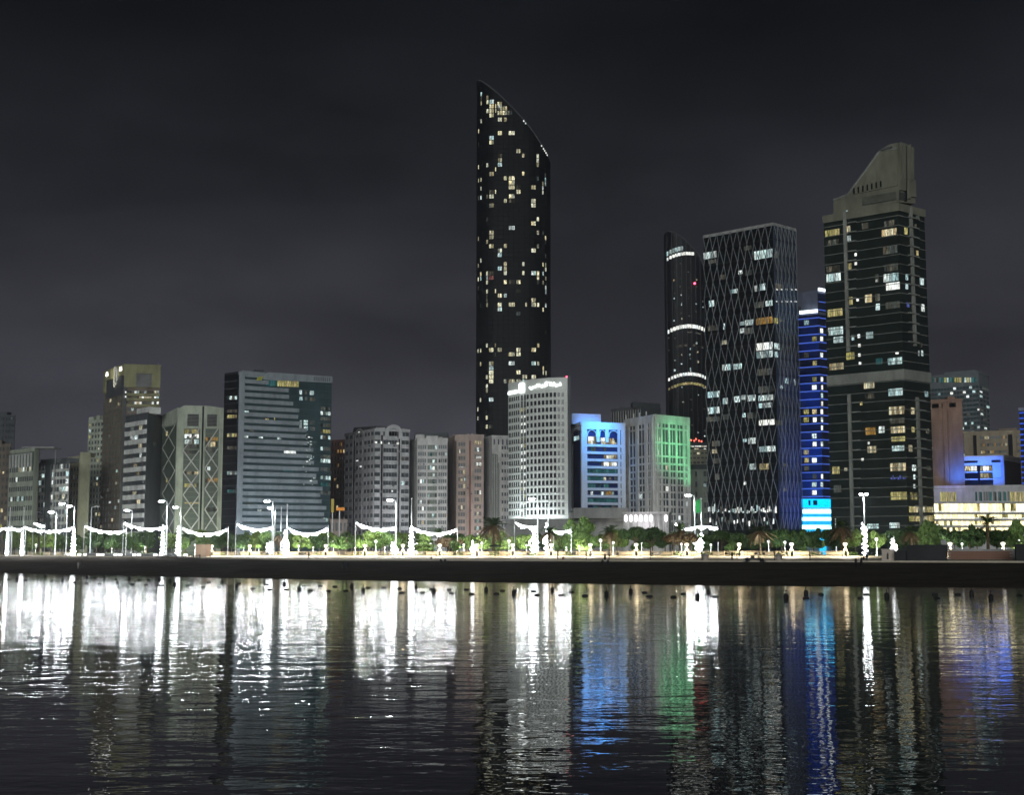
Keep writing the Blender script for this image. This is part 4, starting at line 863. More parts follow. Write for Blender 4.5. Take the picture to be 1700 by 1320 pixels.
light('cyan_flood', 'SPOT', pod.pt(pod.L * .6, 10, 6), 9000, (.05, .55, 1), b.root, .5, pod.pt(pod.L * .6, 40, 4), 120, 1)
BL['blue tower'] = b

# residential tower with sculpted crown
b = Bld('apartment_tower', 'tall dark apartment tower with pale floor lines and sculpted sail crown', [(1366.5, 556), (1491, 535), (1534, 546)], 340, mat('green black glass', (.015, .022, .019), .3, .15), 34, ref=1, roof=CONC, cat='tower')
fl, f = b.fr; PALE = mat('pale concrete', (.23, .235, .21), .85); LINE = mat('floor line concrete', (.20, .21, .19), .85); CRN = mat('crown cladding', (.165, .165, .125), .85)
nfl = 33; y0 = 357
zrow = [zof(358 + i * 16.1, 535) for i in range(34)]
for i, z in enumerate(zrow):
    b.part('floor_edge', MB().fbox(fl, 0, fl.L + .5, .05, .4, z, z + .22), LINE); b.part('floor_edge', MB().fbox(f, .0, f.L, .05, .4, z, z + .22), LINE)
zb1, zb2 = zof(630, 535), zof(613, 535)
b.part('belt', MB().fbox(fl, 0, fl.L + .7, .06, .7, zb1, zb2), PALE); b.part('belt', MB().fbox(f, 0, f.L, .06, .7, zb1, zb2), PALE)
b.part('roof_band', MB().fbox(fl, 0, fl.L + .6, .06, .6, b.z1 - 2.4, b.z1 + .7), CRN); b.part('roof_band', MB().fbox(f, 0, f.L, .06, .6, b.z1 - 2.4, b.z1 + .7), CRN)
def pier(fr2, x0, x1, ya, yb, n1=.9): 
    ua, ub = hit(fr2, x0, (ya + yb) / 2)[0], hit(fr2, x1, (ya + yb) / 2)[0]; b.part('pier', MB().fbox(fr2, ua, ub, .05, n1, zof(yb, 540), zof(ya, 540)), PALE)
pier(fl, 1403.5, 1408.5, 342, 578); pier(fl, 1411, 1416, 650, 885); pier(f, 1512, 1515.5, 345, 575); pier(f, 1523, 1526.5, 660, 885)
for i, z in enumerate(zrow):
    y_ = 358 + i * 16.1
    if y_ < 575 or y_ > 650:
        ua = hit(fl, 1409 if y_ < 575 else 1416, y_)[0]; b.part('balcony', MB().fbox(fl, ua, ua + 3.6, .4, 1.3, z, z + .5), LINE)
        ub = hit(f, 1506 if y_ < 575 else 1517, y_)[0]; b.part('balcony', MB().fbox(f, ub, ub + 6.5, .4, 1.3, z, z + .55), LINE)
T5 = [(1370, 381, 1394, 392, 'y', 6), (1371, 398, 1393, 407, 'd', 5), (1405, 375, 1412, 387, 'w', 2), (1407, 391, 1413, 402, 'c', 2), (1404.5, 349, 1407.5, 355, 'c', 1), (1431, 370, 1442, 380, 'd', 3), (1468, 366, 1485, 375, 'd', 4), (1464, 380, 1489, 391, 'w', 5), (1466, 408, 1490, 421, 'd', 5), (1419, 420, 1422.5, 425, 'p', 1), (1419, 435, 1423, 440, 'p', 1), (1409, 437, 1414, 447, 'y', 2), (1372, 454, 1396, 467, 'c', 6), (1372, 441, 1395, 451, 'd', 5), (1468, 438, 1491, 450, 'd', 5), (1467, 454, 1492, 467, 'c', 5), (1471, 469, 1494, 481, 'p', 5), (1453, 455, 1459, 469, 'd', 2), (1454, 464, 1457, 468, 'p', 1),
      (1410, 493, 1416, 506, 'y', 2), (1422, 495, 1426, 500, 'p', 1), (1436, 489, 1448, 502, 'w', 3), (1453, 488, 1461, 500, 'd', 2), (1454, 504, 1461, 515, 'c', 2), (1470, 501, 1494, 512, 'd', 5), (1374, 513, 1399, 525, 'y', 6), (1375, 543, 1400, 556, 'c', 6), (1384, 559, 1400, 569, 'c', 3), (1414, 557, 1418, 565, 'c', 1), (1424, 555, 1428, 561, 'p', 1), (1438, 551, 1450, 562, 'c', 3), (1425, 571, 1429, 576, 'p', 1), (1405, 585, 1419, 597, 'y', 3), (1425, 587, 1429, 592, 'p', 1), (1426, 601, 1430, 606, 'p', 1), (1377, 603, 1401, 614, 'w', 6), (1454, 595, 1465, 605, 't', 3), (1474, 594, 1498, 605, 'c', 6), (1487, 585, 1492, 588, 'p', 1),
      (1434, 632, 1452, 645, 'w', 5), (1436, 654, 1452, 662, 'd', 3), (1475, 645, 1499, 657, 'c', 6), (1428, 667, 1432, 673, 'y', 1), (1476, 675, 1502, 688, 'w', 6), (1477, 694, 1502, 703, 'd', 5), (1437, 710, 1454, 722, 'o', 4), (1459, 708, 1469, 719, 'c', 2), (1479, 708, 1503, 719, 'w', 6), (1480, 725, 1503, 733, 'y', 5), (1440, 741, 1455, 752, 'w', 4), (1481, 740, 1502, 749, 'c', 5), (1430, 761, 1434, 765, 'p', 1), (1478, 769, 1504, 782, 'w', 6), (1382, 775, 1394, 787, 'y', 3), (1402, 777, 1407, 782, 'w', 1), (1384, 806, 1397, 818, 'd', 3), (1479, 817, 1506, 830, 'y', 6), (1440, 870, 1459, 878, 'c', 4), (1477, 868, 1494, 877, 'c', 4), (1441, 734, 1444, 738, 'p', 1)]
for x0, y0_, x1, y1, k_, p_ in T5: b.px_win(0, x0, y0_, x1, y1, k_, p_)
for i in range(9): b.px_win(0, 1479 + i * 2.9, 789 + random.uniform(0, 6), 1481 + i * 2.9, 792 + random.uniform(2, 5), 'b')
for x0, y0_, x1, y1, k_ in ((1501, 378, 1506, 389, 'y'), (1520, 358, 1526, 366, 'd'), (1518, 372, 1521, 378, 'd'), (1521, 416, 1524, 424, 'y'), (1503, 455, 1507, 465, 'c'), (1527, 462, 1533, 473, 'c'), (1503, 471, 1507, 480, 'c'), (1529, 505, 1534, 517, 'c'), (1505, 502, 1509, 510, 'b'), (1528, 569, 1530, 577, 'd'), (1524, 582, 1526, 591, 'c'), (1529, 582, 1532, 591, 'c'), (1535, 650, 1540, 659, 'c'), (1512, 677, 1518, 688, 'w'), (1513, 709, 1518, 718, 'y'), (1537, 712, 1542, 720, 'd'), (1508, 739, 1514, 750, 'w'), (1514, 772, 1520, 782, 'c'), (1516, 788, 1519, 796, 'c'), (1516, 804, 1519, 811, 'c'), (1511, 818, 1522, 830, 'y'), (1538, 774, 1545, 782, 'd')): b.px_win(1, x0, y0_, x1, y1, k_)
for i in range(11): b.px_win(1, 1509 + i * 3.7, 841, 1512.2 + i * 3.7, 851, random.choice('yyw')); b.px_win(1, 1509 + i * 3.7, 856, 1512.2 + i * 3.7, 866, random.choice('yyw'))
# crown
def uz(x, y): return hit(fl, x, y)
out_ = [uz(x, y) for x, y in ((1383, 357), (1491, 345), (1491, 237), (1488, 236.5), (1476, 239), (1462, 247), (1458, 253), (1436, 284), (1406, 324), (1383, 332))]
b.part('crown_sail', MB().fprism(fl, [(u, z) for u, z in out_], -12, -.3), CRN)
inn = [uz(x, y) for x, y in ((1419, 322), (1490, 308), (1490, 252), (1460, 262), (1440, 292))]; 
b.part('crown_panel', MB().fprism(fl, inn, -.3, .15), CRN); b.part('crown_coping', MB().tube([fl.pt(u, -.2, z + .1) for u, z in (uz(1383, 332), uz(1406, 324), uz(1436, 284), uz(1458, 253), uz(1464, 249), uz(1490, 246))], .5, 5), PALE)
b.part('crown_ledge', MB().fprism(fl, [uz(*q) for q in ((1462, 247), (1481, 243), (1481, 246), (1463, 250))], -.2, .8), W_DARK)
for i in range(7): x = 1417 + i * 7.4; u, z = uz(x, 322 - i * 1.9); b.part('crown_slot', MB().fbox(fl, u, u + .62, .16, .25, z, z + 2.4), BLK)
lvp = [uz(x, y) for x, y in ((1432, 341), (1488, 331), (1488, 317), (1433, 327))]; b.part('louvre_backing', MB().fprism(fl, lvp, .1, .2), W_DARK)
for i in range(7):
    ua, za = uz(1433, 339.5 - i * 1.9); ub, zb = uz(1488, 330 - i * 1.9); b.part('louvre', MB().fprism(fl, [(ua, za), (ub, zb), (ub, zb + .22), (ua, za + .22)], .2, .45), CRN)
def uz2(x, y): return hit(f, x, y)
b.part('crown_tower', MB().fprism(f, [uz2(*q) for q in ((1491, 336), (1519, 338), (1519, 318), (1517, 300), (1514, 298), (1513, 246), (1503, 238), (1491, 237))], -4.5, .3), CRN)
for x0, x1, ya, yb in ((1491.5, 1494.5, 237, 300), (1496, 1500, 239, 298), (1505, 1508, 241, 330), (1509.5, 1513, 245, 300)):
    p4 = [uz2(x0, yb), uz2(x1, yb), uz2(x1, ya), uz2(x0, ya)]; b.part('crown_fin', MB().fprism(f, p4, .3, 1.3), CRN)
b.part('crown_recess', MB().fprism(f, [uz2(*q) for q in ((1500.5, 335), (1504.5, 335), (1504.5, 243), (1500.5, 241))], .3, .4), BLK)
b.part('crown_block', MB().fprism(f, [uz2(*q) for q in ((1491, 316), (1501, 317), (1501, 298), (1491, 289))], .3, 1.0).fprism(f, [uz2(*q) for q in ((1508, 327), (1518, 328), (1517, 300), (1508, 298))], .3, 1.0), CRN)
for i in range(6): p4 = [uz2(1491, 331 - i * 2.2), uz2(1501, 333 - i * 2.2), uz2(1501, 332 - i * 2.2), uz2(1491, 330 - i * 2.2)]; b.part('louvre', MB().fprism(f, p4, .31, .7), W_DARK)
BL['sail crowned tower'] = b

# long lit podium on the right
b = Bld('podium_building', 'long low podium with three floors of warm white lit glass', [(1546, 572), (1790, 556)], 812, W_GREY, 30, ref=0)
f = b.fr[0]; PW = litwin('lit gallery', [(1, .82, .40), (1, .86, .48), (.95, .78, .36)], 4.2, .45, .8); KIND['g'] = PW
for r, (ya, yb) in enumerate(((836, 851), (854, 862), (865, 873), (876, 883))):
    b.part('gallery_glazing', MB().fbox(f, 0, f.L, .02, .1, zof(yb, 568), zof(ya, 568)), GLG); b.part('slab', MB().fbox(f, 0, f.L, .03, .8, zof(yb + 2.8, 568), zof(yb + .3, 568)), W_PALE)
    for i in range(40):
        if r > 2 and random.random() < .4: continue
        x = 1549 + i * 4.6; b.px_win(0, x, ya + .5, x + 4.2, yb - .3, 'g' if random.random() > .12 else 'y'); 
        if r < 2 or i % 2: b.px_win(0, x, yb - 2.2, x + 4.4, yb - .6, 'p', n=.22)
b.part('upper_storey', MB().fbox(f, 1, f.L, -24, .5, b.z1, b.z1 + 1.2), W_GREY); b.part('upper_glazing', MB().fbox(f, 1, f.L, .02, .12, zof(834, 568), zof(815, 568)), W_GREY)
for x0, x1 in ((1561, 1588), (1677, 1700)):
    for i in range(6): q = (x1 - x0) / 6; b.px_win(0, x0 + i * q, 817, x0 + (i + 1) * q - .8, 833, 'y', n=.2)
for i in range(14): b.px_win(0, 1619 + i * 4, 817, 1622.4 + i * 4, 832, 'd' if random.random() < .3 else 't', n=.2) if random.random() < .5 else b.win(f, upx(f, 1619 + i * 4), upx(f, 1622.4 + i * 4), zof(832, 568), zof(817, 568), GL)
light('podium_violet', 'SPOT', f.pt(f.L * .12, 8, b.z1 + 6), 3500, (.35, .3, 1), b.root, .4, f.pt(f.L * .2, 0, b.z1 - 2), 130, 1)
BL['lit podium'] = b

b = Bld('apartment_building', 'plain brown block with roof openings beside the sail crowned tower', [(1545, 655), (1597, 648)], 663, mat('terracotta render', (.30, .19, .14), .85), 20, ref=1)
f = b.fr[0]
for x0, x1 in ((1551, 1562), (1567, 1576), (1580, 1591)): b.part('roof_opening', MB().fbox(f, upx(f, x0), upx(f, x1), .02, .12, zof(676, 650), zof(669, 650)), BLK)
b.part('pier', MB().fbox(f, upx(f, 1569), upx(f, 1576), .03, .7, 4, zof(668, 650)).fbox(f, upx(f, 1577), upx(f, 1578), .03, .4, 4, zof(680, 650)), b.wall); b.clutter(2, 2); BL['plain brown block'] = b
b = Bld('office_tower', 'far glass tower with greenish lit top floor behind the plain brown block', [(1540, 1010), (1624, 985), (1640, 1005)], 618, mat('slate cladding', (.17, .19, .20), .6), 30, ref=1)
b.fac(0, 16, 16, .55, .92, z0=zof(760, 985), z1=zof(640, 985), lit=.20, kinds='cpcd', glassm=GLT); b.fac(1, 16, 3, .55, .92, z0=zof(760, 985), z1=zof(640, 985), lit=.12, kinds='cd', glassm=GLT)
for i in range(18): b.px_win(0, 1547 + i * 4.2, 627, 1550 + i * 4.2, 635, random.choice('tydtc'), n=.4)
b.part('roof_pavilion', MB().fbox(b.fr[0], 12, b.fr[0].L - 3, -14, -2, b.z1, b.z1 + 2.2), b.wall); BL['far glass tower'] = b
b = Bld('hotel_building', 'brownish block with dark arched bays behind the blue framed building', [(1600, 780), (1712, 770)], 718, mat('tan render', (.33, .27, .19), .85), 20)
f = b.fr[0]
for x0, x1 in ((1616, 1624), (1674, 1684)): b.part('arched_bay', arch(f, upx(f, x0), upx(f, x1), zof(760, 775), zof(719, 775), .05, .6, .75, 10), b.wall); b.part('bay_glazing', MB().fbox(f, upx(f, x0), upx(f, x1), .02, .1, zof(760, 775), zof(722, 775)), BLK)
b.fac(0, 3, 12, .4, .9, u0=.24, u1=.64, z0=zof(760, 775), z1=zof(724, 775), lit=.3, kinds='wod', depth=.6); b.fac(0, 3, 4, .4, .9, u0=.78, u1=1, z0=zof(760, 775), z1=zof(724, 775), lit=.1, kinds='wd', depth=.6)
b.part('roof_house', MB().fbox(f, f.L * .52, f.L * .8, -10, -2, b.z1, b.z1 + 2), W_BROWN); BL['brownish block'] = b
# blue framed building
b = Bld('office_building', 'low building with a square frame front floodlit bright blue', [(1578, 655), (1666, 645), (1694, 668)], 757, mat('white frame render', (.6, .6, .6), .8, .2, .1), 16, ref=1)
fl, f = b.fr
b.part('frame', MB().fbox(fl, 0, fl.L, .05, 1.3, zof(773, 650), b.z1).fbox(fl, 1, upx(fl, 1601), .05, .9, zof(806, 650), zof(773, 650)).fbox(fl, upx(fl, 1648), fl.L - 1, .05, .9, zof(794, 650), zof(773, 650)), b.wall)
b.part('opening', MB().fbox(fl, upx(fl, 1601), upx(fl, 1648), .02, .1, zof(806, 650), zof(773, 650)), BLK); b.part('slab', MB().fbox(fl, upx(fl, 1601), upx(fl, 1648), .1, .7, zof(785, 650), zof(783, 650)).fbox(fl, upx(fl, 1601), upx(fl, 1648), .1, .7, zof(797, 650), zof(795, 650)), b.wall)
b.part('column', MB().fbox(fl, upx(fl, 1623), upx(fl, 1627), .1, .75, zof(806, 650), zof(773, 650)), BLK)
for x0, x1 in ((1580, 1597), (1599, 1624), (1647, 1662)): b.part('slit_window', MB().fbox(fl, upx(fl, x0), upx(fl, x1), 1.3, 1.36, zof(769, 650), zof(765, 650)), BLK)
for i in range(9):
    x = 1602 + i * 5.1
    if 1621 < x < 1627: continue
    b.px_win(0, x, 774, x + 4.4, 782, 'p' if random.random() > .3 else 'w', n=.3); 
    if x > 1627: b.px_win(0, x, 786, x + 4.4, 794, random.choice('wdw'), n=.3)
b.part('side_glazing', MB().fbox(f, .5, f.L, .02, .1, 4, b.z1 - 2), W_DARK)
for px_ in (1590, 1612, 1634, 1656): light('blue_flood', 'SPOT', fl.pt(upx(fl, px_), 12, zof(800, 650)), 13000, (0, .13, 1), b.root, .4, fl.pt(upx(fl, px_), 0, zof(772, 650)), 105, 1)
BL['blue framed building'] = b
b = Bld('apartment_tower', 'sliver of a blue lit tower at the right edge of the picture', [(1692, 610), (1780, 600)], 679, BT, 20, cat='tower')
f = b.fr[0]; b.part('glazing', MB().fbox(f, 0, f.L, .02, .1, 4, b.z1 - 1), GLB)
for r in range(17): y = 684 + r * 9; b.part('balcony_slab', MB().fbox(f, 0, f.L, .1, 1, zof(y + 2.6, 608), zof(y, 608)), BT); b.part('led_strip', MB().fbox(f, 0, f.L, 1.0, 1.06, zof(y + 2.3, 608), zof(y + .3, 608)), emit('blue led strip bright', (.03, .12, 1), .8))
BL['right edge blue tower'] = b
# ------------------------------------------------------------------ seafront: who stands in front of what (for the labels)
REFS = [(-60, 66, 'the arched fin office'), (66, 115, 'the low dark balcony block'), (115, 172, 'the cream block'), (172, 212, 'the tall brown tower'), (212, 268, 'the white banded block'), (268, 373, 'the braced grey green tower'), (373, 462, 'the banded half of the slab'), (462, 551, 'the teal end of the slab'), (551, 574, 'the red brown block'), (574, 680, 'the gabled grey apartments'), (680, 743, 'the pale stepped apartments'), (743, 803, 'the pinkish brown apartments'), (803, 843, 'the slotted pale block'), (843, 946, 'the curved white tower'), (946, 1037, 'the blue floodlit office'), (1037, 1143, 'the green floodlit block'), (1143, 1168, 'the sail topped dark tower'), (1168, 1286, 'the diamond lattice front'), (1286, 1328, 'the blue lattice flank'), (1328, 1384, 'the cyan podium'), (1384, 1505, 'the sail crowned tower'), (1505, 1550, 'the sail tower flank'), (1550, 1625, 'the plain brown block'), (1625, 1800, 'the far end of the lit podium')]
def ref(px):
    for a_, b_, n_ in REFS:
        if a_ <= px < b_: return n_
    return REFS[0][2] if px < 0 else REFS[-1][2]
PEND = []      # (object, px, phrase, preposition, category, group)
def later(o, px, phrase, prep, cat, group): PEND.append((o, px, phrase, prep, cat, group)); return o
ORD = ['leftmost', 'second from left', 'third from left', 'fourth from left', 'fifth from left', 'sixth from left', 'seventh from left', 'eighth from left', 'ninth from left', 'tenth from left']
def finish_labels():
    d_ = {}
    for it in PEND: d_.setdefault((it[2], it[3], ref(it[1])), []).append(it)
    for (ph, prep, rf), its in d_.items():
        its.sort(key=lambda t: t[1])
        for i, (o, px, _, _, cat, grp) in enumerate(its):
            if len(its) == 1: lab = f'{ph} {prep} {rf}'
            elif len(its) == 2: lab = f'{ph} {prep} {rf}, {("left", "right")[i]} one of two'
            else: lab = f'{ph} {prep} {rf}, {ORD[i] if i < len(its) - 1 else "rightmost"}'
            tag(o, lab, cat, grp)

# ------------------------------------------------------------------ lamps
GLOW = emit('lamp white', (.93, .98, 1), 50); LAMPM = mat('white lamp metal', (.6, .62, .63), .4, .5, .08, 1)
def street_lamp(px, ytop, Y, arm=1.7, side=-1, power=2600, thick=.16, heads=1, glow=True):
    x = xof(px, Y); z0 = PARK_Z; z1 = zof(ytop, Y); r_ = empty('street_lamp', (x, Y, z0))
    MB().lathe([(thick * 2.2, 0), (thick * 2.2, .25), (thick * 1.5, .5), (thick * 1.3, 1.2), (thick, (z1 - z0) * .6), (thick * .7, z1 - z0)], 8, (x, Y, z0)).build('pole', LAMPM, r_, smooth=True)
    for s_ in ((side,) if heads == 1 else (-1, 1)):
        MB().tube([(x, Y, z1 - .5), (x + s_ * arm * .35, Y, z1 - .05), (x + s_ * arm, Y, z1 + .1)], thick * .55, 6).build('arm', LAMPM, r_)
        hd = MB().lathe([(.2, .25), (.62, .12), (.7, 0), (.66, -.06)], 10, (x + s_ * (arm + .35), Y, z1 + .1), *((1.4, .8) if heads == 1 else (.7, .5))).build('lamp_head', LAMPM, r_)
        if glow:
            ln_ = MB().lathe([(.62, .0), (.6, -.25), (.4, -.42), (.1, -.5)], 10, (x + s_ * (arm + .35), Y, z1 + .03), *((1.35, .8) if heads == 1 else (.65, .45))); o = ln_.build('lens', GLOW, hd, base=tuple(r_.location))
            light('lamp_light', 'SPOT', (x + s_ * (arm + .35), Y - .1, z1 - .7), power, (.92, .97, 1), r_, .3, (x + s_ * (arm + .35), Y, 0), 150, .5)
    return r_
for px, yt, Y, pw, k_ in ((276, 832, 395, 6500, 1), (299, 842, 420, 4000, 1), (452, 832, 390, 6500, 1), (456, 843, 440, 3000, 1), (657, 830, 380, 7000, 1), (893, 828, 372, 7500, 1), (1154, 822, 360, 6500, 1), (1436, 820, 350, 3500, 2), (110, 836, 420, 5000, 1), (122, 840, 430, 4500, 1), (92, 850, 430, 3000, 1), (150, 842, 440, 0, 1), (218, 847, 440, 1500, 1)):
    later(street_lamp(px, yt, Y, power=max(pw * 2.5, 1), heads=k_, arm=1.3 if k_ == 1 else .35, side=-1 if px not in (150, ) else 1, glow=pw > 0), px, 'tall white street lamp' + (' with twin heads' if k_ == 2 else ''), 'before', 'street lamp', 'tall street lamps along the park')
for px, yt, Y in ((15, 843, 430), (38, 843, 428), (466, 843, 400), (476, 838, 395), (683, 828, 385), (910, 838, 372), (1165, 828, 358), (1388, 862, 362)):
    x = xof(px, Y); r_ = empty('light_pole', (x, Y, PARK_Z)); z1 = zof(yt, Y)
    MB().lathe([(.35, 0), (.35, .3), (.17, .5), (.13, (z1 - PARK_Z))], 8, (x, Y, PARK_Z)).build('pole', LAMPM, r_, smooth=True); MB().ball((x, Y, z1), .2, 8, 5).build('finial', LAMPM, r_)
    later(r_, px, 'slim white pole', 'before', 'pole', 'slim poles carrying the light curtains')
    if px == 1165:
        fg_ = MB(); n_ = 8
        for i in range(n_ + 1):
            for z in (z1 - .4, z1 - 3.6): fg_.v.append((x - .15 - i * .16, Y - .12 * math.sin(i * .9), z + .15 * math.sin(i * .6)))
        for i in range(n_): fg_.f.append((2 * i, 2 * i + 1, 2 * i + 3, 2 * i + 2))
        fo = fg_.build('banner', mat('green banner', (.05, .45, .12), .8), r_); md = fo.modifiers.new('thickness', 'SOLIDIFY'); md.thickness = .03

# added floodlights on short posts, put in to brighten the feet of the facades
for px, Y, pw, colr in ((25, 690, 9000, (.8, 1, .85)), (90, 690, 9000, (.9, 1, 1)), (135, 715, 9000, (1, 1, .8)), (190, 745, 12000, (.9, 1, .9)), (228, 700, 12000, (.9, 1, 1)), (285, 690, 12000, (.95, 1, .8)), (330, 690, 14000, (.95, 1, .8)), (385, 665, 8000, (.75, .9, 1)), (425, 660, 14000, (.8, .93, 1)), (480, 665, 14000, (.8, .95, 1)), (530, 672, 10000, (.8, .95, 1)), (600, 745, 14000, (.95, .95, 1)), (650, 742, 14000, (.95, .95, 1)), (715, 755, 14000, (.9, .97, 1)), (780, 775, 12000, (1, .93, .88)), (825, 785, 10000, (.95, .97, 1)), (1060, 620, 6000, (1, .95, .88)), (1115, 620, 6000, (.9, 1, .95)), (1225, 590, 9000, (.85, .95, 1)), (1440, 505, 6000, (.85, .97, 1))):
    x = xof(px, Y); r_ = empty('added_flood_lamp', (x, Y, PARK_Z)); MB().lathe([(.25, 0), (.25, .3), (.1, .4), (.09, 5)], 8, (x, Y, PARK_Z)).build('post', LAMPM, r_); MB().box(x - .6, x + .6, Y - .2, Y + .25, PARK_Z + 4.9, PARK_Z + 5.7).build('housing', W_DARK, r_); MB().box(x - .5, x + .5, Y + .26, Y + .3, PARK_Z + 5, PARK_Z + 5.6).build('lens', emit('added flood lens', (1, 1, 1), 8, 'NONE'), r_)
    light('added_flood_light', 'SPOT', (x, Y + .6, PARK_Z + 5.3), pw, colr, r_, .4, (x * 1.05, Y + 40, 34), 140, .9)
    later(r_, px, 'added floodlight on short post', 'before', 'floodlight', 'added floodlights washing the facades')

# ------------------------------------------------------------------ light curtains hung between the poles
CURT = emit('light curtain bulbs', (.93, .97, 1), 230)
def garland(xa, ya, xb, yb, sag, Y, drop=.7):
    A_ = np.array((xof(xa, Y), Y, zof(ya, Y))); B_ = np.array((xof(xb, Y), Y + 2, zof(yb, Y))); L_ = np.linalg.norm(B_ - A_)
    r_ = empty('light_curtain', tuple(A_)); n_ = max(8, int(L_ / .45)); sg = sag * Y / F
    P2 = [A_ + (B_ - A_) * t - np.array((0, 0, sg * 4 * t * (1 - t))) for t in np.linspace(0, 1, n_)]
    MB().tube([tuple(q) for q in P2], .09, 5).build('cable', LAMPM, r_)
    st = MB()
    for i, q in enumerate(P2[1:-1]):
        d_ = drop * (.35 + .75 * abs(math.sin(i * .55))) * random.uniform(.85, 1.1)
        k_ = int(d_ / .22)
        for j in range(k_ + 1):
            c_ = q - np.array((random.uniform(-.08, .08), random.uniform(-.1, .1), .1 + j * .22)); s_ = .095
            b0 = len(st.v); st.v += [(c_[0] - s_, c_[1], c_[2]), (c_[0], c_[1] - s_, c_[2]), (c_[0] + s_, c_[1], c_[2]), (c_[0], c_[1] + s_, c_[2]), (c_[0], c_[1], c_[2] + s_), (c_[0], c_[1], c_[2] - s_)]
            st.f += [(b0, b0 + 1, b0 + 4), (b0 + 1, b0 + 2, b0 + 4), (b0 + 2, b0 + 3, b0 + 4), (b0 + 3, b0, b0 + 4), (b0 + 1, b0, b0 + 5), (b0 + 2, b0 + 1, b0 + 5), (b0 + 3, b0 + 2, b0 + 5), (b0, b0 + 3, b0 + 5)]
    o = st.build('bulb_strings', CURT, r_); o['kind'] = 'stuff'
    for q in (A_, B_): MB().tube([(q[0], q[1], PARK_Z), (q[0], q[1], q[2] + .5)], .1, 6).build('post', LAMPM, r_)
    later(r_, (xa + xb) / 2, 'sagging white light curtain', 'before', 'string lights', 'light curtains along the seafront'); return r_
for g_ in ((-30, 874, 15, 875, 3, 412), (16, 876, 38, 876, 2, 410), (38, 874, 120, 874, 7, 405), (54, 867, 70, 872, 1, 395), (139, 872, 206, 880, 6, 398), (204, 867, 274, 873, 7, 388), (301, 875, 376, 877, 10, 380), (391, 868, 452, 874, 7, 376), (477, 875, 543, 875, 11, 372), (590, 867, 657, 874, 7, 366), (684, 875, 759, 877, 9, 360), (854, 866, 892, 873, 4, 352), (919, 881, 949, 878, 3, 350), (1121, 867, 1134, 878, 2, 345), (1136, 879, 1194, 876, -4, 344)): garland(*g_)

# ------------------------------------------------------------------ sculptures wrapped in fairy lights
SCUL = emit('fairy light white', (.92, .97, 1), 12.0)
def sculpture(px, yt, yb, wpx, Y, kind):
    x = xof(px, Y); z1 = zof(yt, Y); z0 = PARK_Z; r_ = empty('light_sculpture', (x, Y, z0)); h = z1 - z0; w_ = wpx * Y / F / 2 * .8
    fr_m = MB().tube([(x, Y, z0 - .1), (x, Y, z0 + h * .95)], .12, 6); fr_m.build('frame', LAMPM, r_)
    mb = MB()
    def coil(cx_, cz_, rx, rz, n_=7):
        pts_ = []
        for i in range(n_ * 14):
            t = i / (n_ * 14 - 1); ph = math.pi * t; pts_.append((cx_ + rx * math.sin(ph) * math.cos(i * .45 * 1.0), Y + rx * math.sin(ph) * math.sin(i * .45), cz_ - rz * math.cos(ph)))
        mb.tube(pts_, .12, 4)
        mb.ball((cx_, Y, cz_), rx * .45, 10, 7, rz / rx * .8)
    if kind == 'column':
        for i in range(4): coil(x, z0 + h * (.14 + .24 * i), w_ * (1.0 - .17 * i), h * .14, 4)
    elif kind == 'figure':
        coil(x, z0 + h * .22, w_, h * .22, 5); coil(x, z0 + h * .58, w_ * .62, h * .18, 4); coil(x - w_ * .1, z0 + h * .86, w_ * .42, h * .13, 3)
        mb.tube([(x - w_ * .4, Y, z0 + h * .62), (x - w_ * 1.1, Y, z0 + h * .5), (x - w_ * 1.2, Y, z0 + h * .36)], .16, 5); mb.tube([(x + w_ * .4, Y, z0 + h * .62), (x + w_ * .95, Y, z0 + h * .45)], .16, 5)
    elif kind == 'ears':
        coil(x - w_ * .1, z0 + h * .22, w_ * .8, h * .22, 5); coil(x + w_ * .1, z0 + h * .5, w_ * .5, h * .12, 3)
        for s_, hh in ((-.55, .98), (.35, .86)): coil(x + s_ * w_, z0 + h * (hh - .17), w_ * .3, h * .17, 3)
    else:
        for i in range(6): coil(x + random.uniform(-.7, .7) * w_, z0 + h * random.uniform(.2, .7), w_ * random.uniform(.3, .5), h * random.uniform(.15, .28), 3)
    mb.build('light_string', SCUL, r_)
    later(r_, px, {'column': 'white fairy light column', 'figure': 'bright white light figure', 'ears': 'bright light sculpture with upright ears', 'blob': 'white fairy light cluster'}[kind], 'before', 'light sculpture', 'white light sculptures in the park')
for s_ in ((12, 884, 0, 7, 418, 'column'), (37, 884, 0, 9, 414, 'column'), (122, 878, 0, 12, 402, 'column'), (270, 872, 0, 10, 384, 'column'), (296, 874, 0, 12, 382, 'column'), (447, 896, 0, 14, 372, 'blob'), (474, 880, 0, 15, 366, 'figure'), (655, 897, 0, 18, 358, 'blob'), (683, 874, 0, 15, 354, 'column'), (785, 898, 0, 8, 350, 'figure'), (887, 876, 0, 18, 346, 'figure'), (908, 868, 0, 13, 345, 'figure'), (1158, 884, 0, 26, 338, 'blob'), (1436, 867, 0, 16, 326, 'ears'), (1484, 889, 0, 18, 328, 'blob')): sculpture(*s_)

